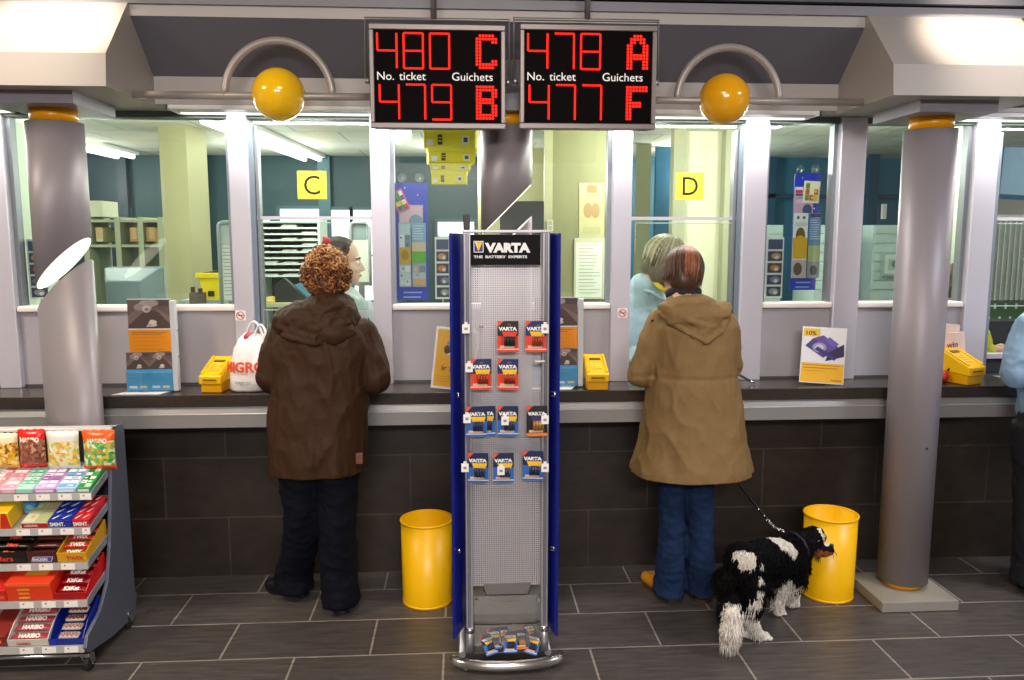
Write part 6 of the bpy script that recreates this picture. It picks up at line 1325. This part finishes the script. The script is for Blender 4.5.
for dy, px in ((-.035, 749), (.03, 727)):                                                                                 # hind legs: stifle, hock, paw
    Yh = 3.08+ (0 if dy < 0 else .03); b.chain([D(px+1, 580, Yh, .056), D(px+5, 602, Yh+.0, .043), D(px+2, 617, Yh-.012, .027)]); b.chain([D(px+2, 617, Yh-.012, .026), D(px+8, 632, Yh-.008, .020)])
    p = at(px+9, 634, Yh-.005); b.chain([(p.x, p.y, .045, .022), (p.x+.012, p.y+.012, .024, .022), (p.x+.042, p.y+.022, .019, .019)]); [b.ell((p.x+.050+.006*abs(k), p.y+.020+.012*k, .014), (.014, .010, .012)) for k in (-1, 0, 1)]
for px, Yf in ((779, 3.30), (792, 3.37)):                                                                                 # front legs
    b.chain([D(px, 578, Yf, .045), D(px, 592, Yf, .030), D(px-1, 602, Yf, .023)]); p = at(px, 604, Yf); b.chain([(p.x, p.y, .06, .021), (p.x, p.y, .024, .021), (p.x+.022, p.y+.018, .018, .018)]); [b.ell((p.x+.030, p.y+.018+.012*k, .013), (.013, .009, .011)) for k in (-1, 0, 1)]
b.chain([D(734, 600, 3.035, .022), D(732, 614, 3.005, .030), D(731, 632, 2.985, .036), D(729, 643, 2.98, .024)], 16)        # tail hanging
BLK, WHT, BRN = 0, 1, 2
patch = [(at(733, 552, 3.03), .052, WHT), (at(746, 561, 3.05), .040, WHT), (at(723, 557, 3.04), .036, WHT), (at(756, 566, 3.07), .024, WHT), (at(782, 538, 3.235), .060, WHT), (at(773, 531, 3.24), .040, WHT), (at(787, 551, 3.24), .042, WHT), (at(752, 541, 3.13), .016, WHT),
         (at(784, 586, 3.30), .060, WHT), (at(792, 582, 3.34), .05, WHT), (at(776, 598, 3.28), .050, WHT), (at(762, 582, 3.03), .018, WHT), (at(761, 594, 3.03), .020, WHT), (at(760, 606, 3.03), .024, WHT),
         (at(819, 530, 3.35), .014, WHT), (at(823, 536, 3.335), .014, WHT), (at(828, 543, 3.34), .013, WHT), (at(800, 529, 3.36), .016, WHT),
         (at(826, 556, 3.335), .030, BRN), (at(819, 556, 3.325), .028, BRN), (at(716, 611, 3.03), .018, BRN)]
def col(p):
    if p.z < .118 and p.y < 3.2 and p.x > at(742, 620, 3.05).x: return WHT
    if p.z < .085: return WHT
    if p.y < 3.03 and p.z < .21 and p.x < at(750, 620, 3.0).x: return WHT
    e = .016*noise.noise(p*28)+.010*noise.noise(p*70)
    for c, r, k in patch:
        if (p-c).length < r+e: return k
    return BLK
FUR = [mat('#0a0809', .75, 0, .25, 60, spec=.15), mat('#e9e2d8', .7, 0, .08, 60), mat('#8a4a20', .6, 0, .2, 60)]
me = b.mesh(.0055, 4, lambda p, n: .005*noise.noise(p*45)+.003*noise.noise(p*95)); centers = [(p.center.copy(), p.normal.copy()) for p in me.polygons]
skin('body', me, FUR, dog, lambda c, n: col(c))
# coat of longer hair
rn = random.Random(31); sd = []; head_c = at(812, 542, 3.37)
for k in range(9500):
    c, n = centers[rn.randrange(len(centers))]
    if (c-at(824, 548, 3.355)).length < .045 or c.z < .03: continue
    L = rn.uniform(.012, .026)
    if (c-head_c).length < .07: L *= .45
    if c.y < 3.0: L = rn.uniform(.025, .05)
    fl = V((-.55, -.65, -.55)) if c.y > 3.0 else V((-.05, -.1, -1.0))
    jt = .28 if c.y > 3.0 else .10; d = (n*(.28 if c.y > 3.0 else .12)+fl*.85+V((rn.uniform(-jt, jt), rn.uniform(-jt, jt), rn.uniform(-jt, jt)))).normalized(); p1 = c+n*.003; sd.append(([p1-n*.004, p1+d*L*.5+n*.002, p1+d*L+V((0, 0, -.004))], rn.uniform(.0014, .0024), col(c)))
sd0 = sd
# hanging feathers: chest, belly, hind leg, tail tip
sd = []
for c0, c1, N, L, k in ((at(776, 590, 3.29), at(794, 588, 3.34), 90, .055, WHT), (at(752, 600, 3.03), at(747, 622, 3.05), 60, .040, WHT), (at(722, 602, 3.03), at(720, 616, 3.04), 60, .045, BLK), (at(760, 590, 3.16), at(774, 592, 3.22), 50, .04, BLK), (at(732, 640, 2.98), at(726, 640, 2.985), 60, .05, WHT), (at(733, 612, 2.97), at(728, 634, 2.955), 110, .05, WHT), (at(740, 612, 2.99), at(736, 634, 2.97), 80, .045, WHT)):
    for q in range(N):
        p = c0.lerp(c1, rn.random())+V((rn.uniform(-.018, .018), rn.uniform(-.018, .018), rn.uniform(-.012, .012))); d = V((rn.uniform(-.2, .2)-.05, rn.uniform(-.25, .1), -1)).normalized(); Lq = min(L*rn.uniform(.7, 1.2), max(.01, (p.z-.006)/abs(d.z)))
        sd.append(([p, p+d*Lq*.5+V((0, -.003, 0)), p+d*Lq], .0022, k))
strands('fur', dog, sd0+sd, FUR, 3)
# ears: long black flaps with wavy hair
for nm, (a, b2, c, Y, w) in enumerate(((803, 536, 590, 3.31, .040), (806, 536, 575, 3.41, .034))):
    e = Blob(); e.chain([D(a, b2, Y+.01, .022), D(a-4, b2+14, Y, .034), D(a-4, b2+34, Y, .032), D(a-6, c-10, Y, .020)], 16, .5); o = skin('ear', e.mesh(.006, 3, lambda p, n: .005*noise.noise(p*55)), FUR[0], dog); sd = []
    for q in range(320):
        u = rn.random(); p = at(a-4+rn.uniform(-9, 9)*(1 if u > .2 else .5), b2+(c-b2-6)*u, Y-.022+rn.uniform(-.01, .02)); L = rn.uniform(.03, .055); ph = rn.uniform(0, 6); sd.append(([p+V((.004*sin(ph+2.2*s), -.003, -L*s/4)) for s in range(5)], .0034, BLK))
    strands('ear_hair', o, sd, FUR, 3)
for px, py, Y in ((818.5, 541, 3.318), (822, 540, 3.405)):
    m = MB(); m.ball(at(px, py, Y), .0085, mat('#0a0707', .08, 0, 0, spec=.8), 14, 10); m.build('eye', dog)
m = MB(); m.ball(at(831.5, 545.5, 3.345), (.010, .012, .009), mat('#0d0b0c', .25, 0, .1), 14, 10); m.build('nose', dog)
m = MB(); m.tube([at(828, 554, 3.338), at(824, 556, 3.332), at(820, 555, 3.332)], .0015, mat('#2a1410', .6), 6); m.build('mouth', dog)
nk = at(797, 546, 3.345); m = MB(); ax_ = (at(802, 545, 3.36)-at(790, 552, 3.335)).normalized(); u_ = ax_.cross(V((0, 0, 1))).normalized(); w_ = u_.cross(ax_)
m.tube([nk+(u_*cos(2*pi*k/24)+w_*sin(2*pi*k/24))*.066 for k in range(24)], .006, mat('#23232c', .5), 8, closed=True); m.build('collar', dog)
# ------------------------------------------------------------------ leash
t = thing('leash', 'dark strap leash with a short chain between the dog collar and the tan coat', 'leash', at(737, 482, 3.55))
A = [V(PP(726, 374, 3.612)), V(PP(730, 420, 3.615)), V(PP(736, 480, 3.60)), V(PP(751, 500, 3.46)), V(PP(767, 519, 3.37))]
m = MB(); m.tube(A, .0105, mat('#14151f', .6, 0, .1, 40), 8, flat=.45); m.build('strap', t)
for u in (.45, .8): p = A[3].lerp(A[4], u); m = MB(); m.ball(p+V((0, -.008, 0)), .006, CHROME, 8, 6); m.build('rivet', t)
c0, c1 = A[4], V(PP(784, 531, 3.29)); m = MB(); nL = 8
m.tube([c0+(c1-c0)*u+V((.003*sin(u*50), 0, .003*cos(u*50)-.012*sin(pi*u))) for u in [i/24 for i in range(25)]], .0042, CHROME, 8); o = m.build('chain', t)
for k in range(nL):
    p = c0.lerp(c1, (k+.5)/nL)+V((0, 0, -.012*sin(pi*(k+.5)/nL))); d = (c1-c0).normalized(); s_ = d.cross(V((0, 0, 1))) if k % 2 else d.cross(d.cross(V((0, 0, 1)))); s_.normalize()
    m = MB(); m.tube([p+d*.010*cos(2*pi*q/12)+s_*.006*sin(2*pi*q/12) for q in range(12)], .002, CHROME, 6, closed=True); m.build('link', o)
# ------------------------------------------------------------------ light
w = bpy.data.worlds.new('world'); SC.world = w; w.use_nodes = True
w.node_tree.nodes['Background'].inputs[0].default_value = (.55, .56, .6, 1); w.node_tree.nodes['Background'].inputs[1].default_value = .25
def area(name, loc, sx, sy, power, col, rot=(0, 0, 0), spread=180):
    l = bpy.data.lights.new(name, 'AREA'); l.shape = 'RECTANGLE'; l.size = sx; l.size_y = sy; l.energy = power; l.color = col; l.spread = R(spread)
    o = bpy.data.objects.new(name, l); COL.objects.link(o); o.location = loc; o.rotation_euler = rot
def spot(name, loc, to, power, col, ang, blend=.5, rad=.05):
    l = bpy.data.lights.new(name, 'SPOT'); l.energy = power; l.color = col; l.spot_size = R(ang); l.spot_blend = blend; l.shadow_soft_size = rad
    o = bpy.data.objects.new(name, l); COL.objects.link(o); o.location = loc
    o.rotation_euler = (V(to)-V(loc)).to_track_quat('-Z', 'Y').to_euler()
WARM = (1, .87, .70); COOL = (1, 1, .90); DAY = (.8, .9, 1)
def point(name, loc, power, col, rad=.12):
    l = bpy.data.lights.new(name, 'POINT'); l.energy = power; l.color = col; l.shadow_soft_size = rad
    o = bpy.data.objects.new(name, l); COL.objects.link(o); o.location = loc
area('unseen_hall_light', (-3.0, 1.7, 3.2), .9, .9, 75, WARM); area('unseen_hall_light', (.1, .9, 3.2), .9, .9, 40, WARM); area('unseen_hall_light', (3.7, 1.5, 3.2), .9, .9, 70, (.85, .9, 1))
area('unseen_hall_light', (0, -3.0, 3.25), 2.4, .8, 330, (1, .95, .94), (R(40), 0, 0))  # unseen frontal fill, set far back to reach upright faces under the number boards
spot('hood_spot', (-1.55, 3.02, 3.25), (-1.60, 3.36, 2.48), 100, WARM, 48, .8); spot('hood_spot', (2.15, 3.02, 3.25), (2.2, 3.36, 2.48), 100, WARM, 48, .8)
for a, b in ((-1.3, .02), (.36, 1.66), (2.42, 3.5), (-3.2, -2.03)): area('strip_lamp', ((a+b)/2, 3.775, 2.243), b-a-.05, .12, 9*(b-a), (1, .97, .92))
for x, y, e in ((-3.4, 5, 22), (-2.2, 5, 22), (-.9, 5, 22), (-.1, 4.6, 9), (1.15, 5, 27), (2.2, 5, 24), (3.3, 5, 24)): point('office_fill', (x, y, 2.2), e, COOL)  # unseen point lights without fixtures, added to brighten the office and its ceiling
for x in (-3.4, -1.6, 0, 2.0): point('office_fill', (x, 7.0, 2.2), 28, COOL)  # more added fill for the rear of the office
SC.view_settings.view_transform = 'Standard'; SC.view_settings.look = 'None'; SC.view_settings.gamma = 1; SC.view_settings.exposure = .2
SC.view_settings.use_curve_mapping = False
SC.cycles.use_denoising = True; SC.cycles.max_bounces = 8; SC.cycles.transparent_max_bounces = 24; SC.cycles.caustics_reflective = False; SC.cycles.caustics_refractive = False
SC.cycles.sample_clamp_indirect = 4
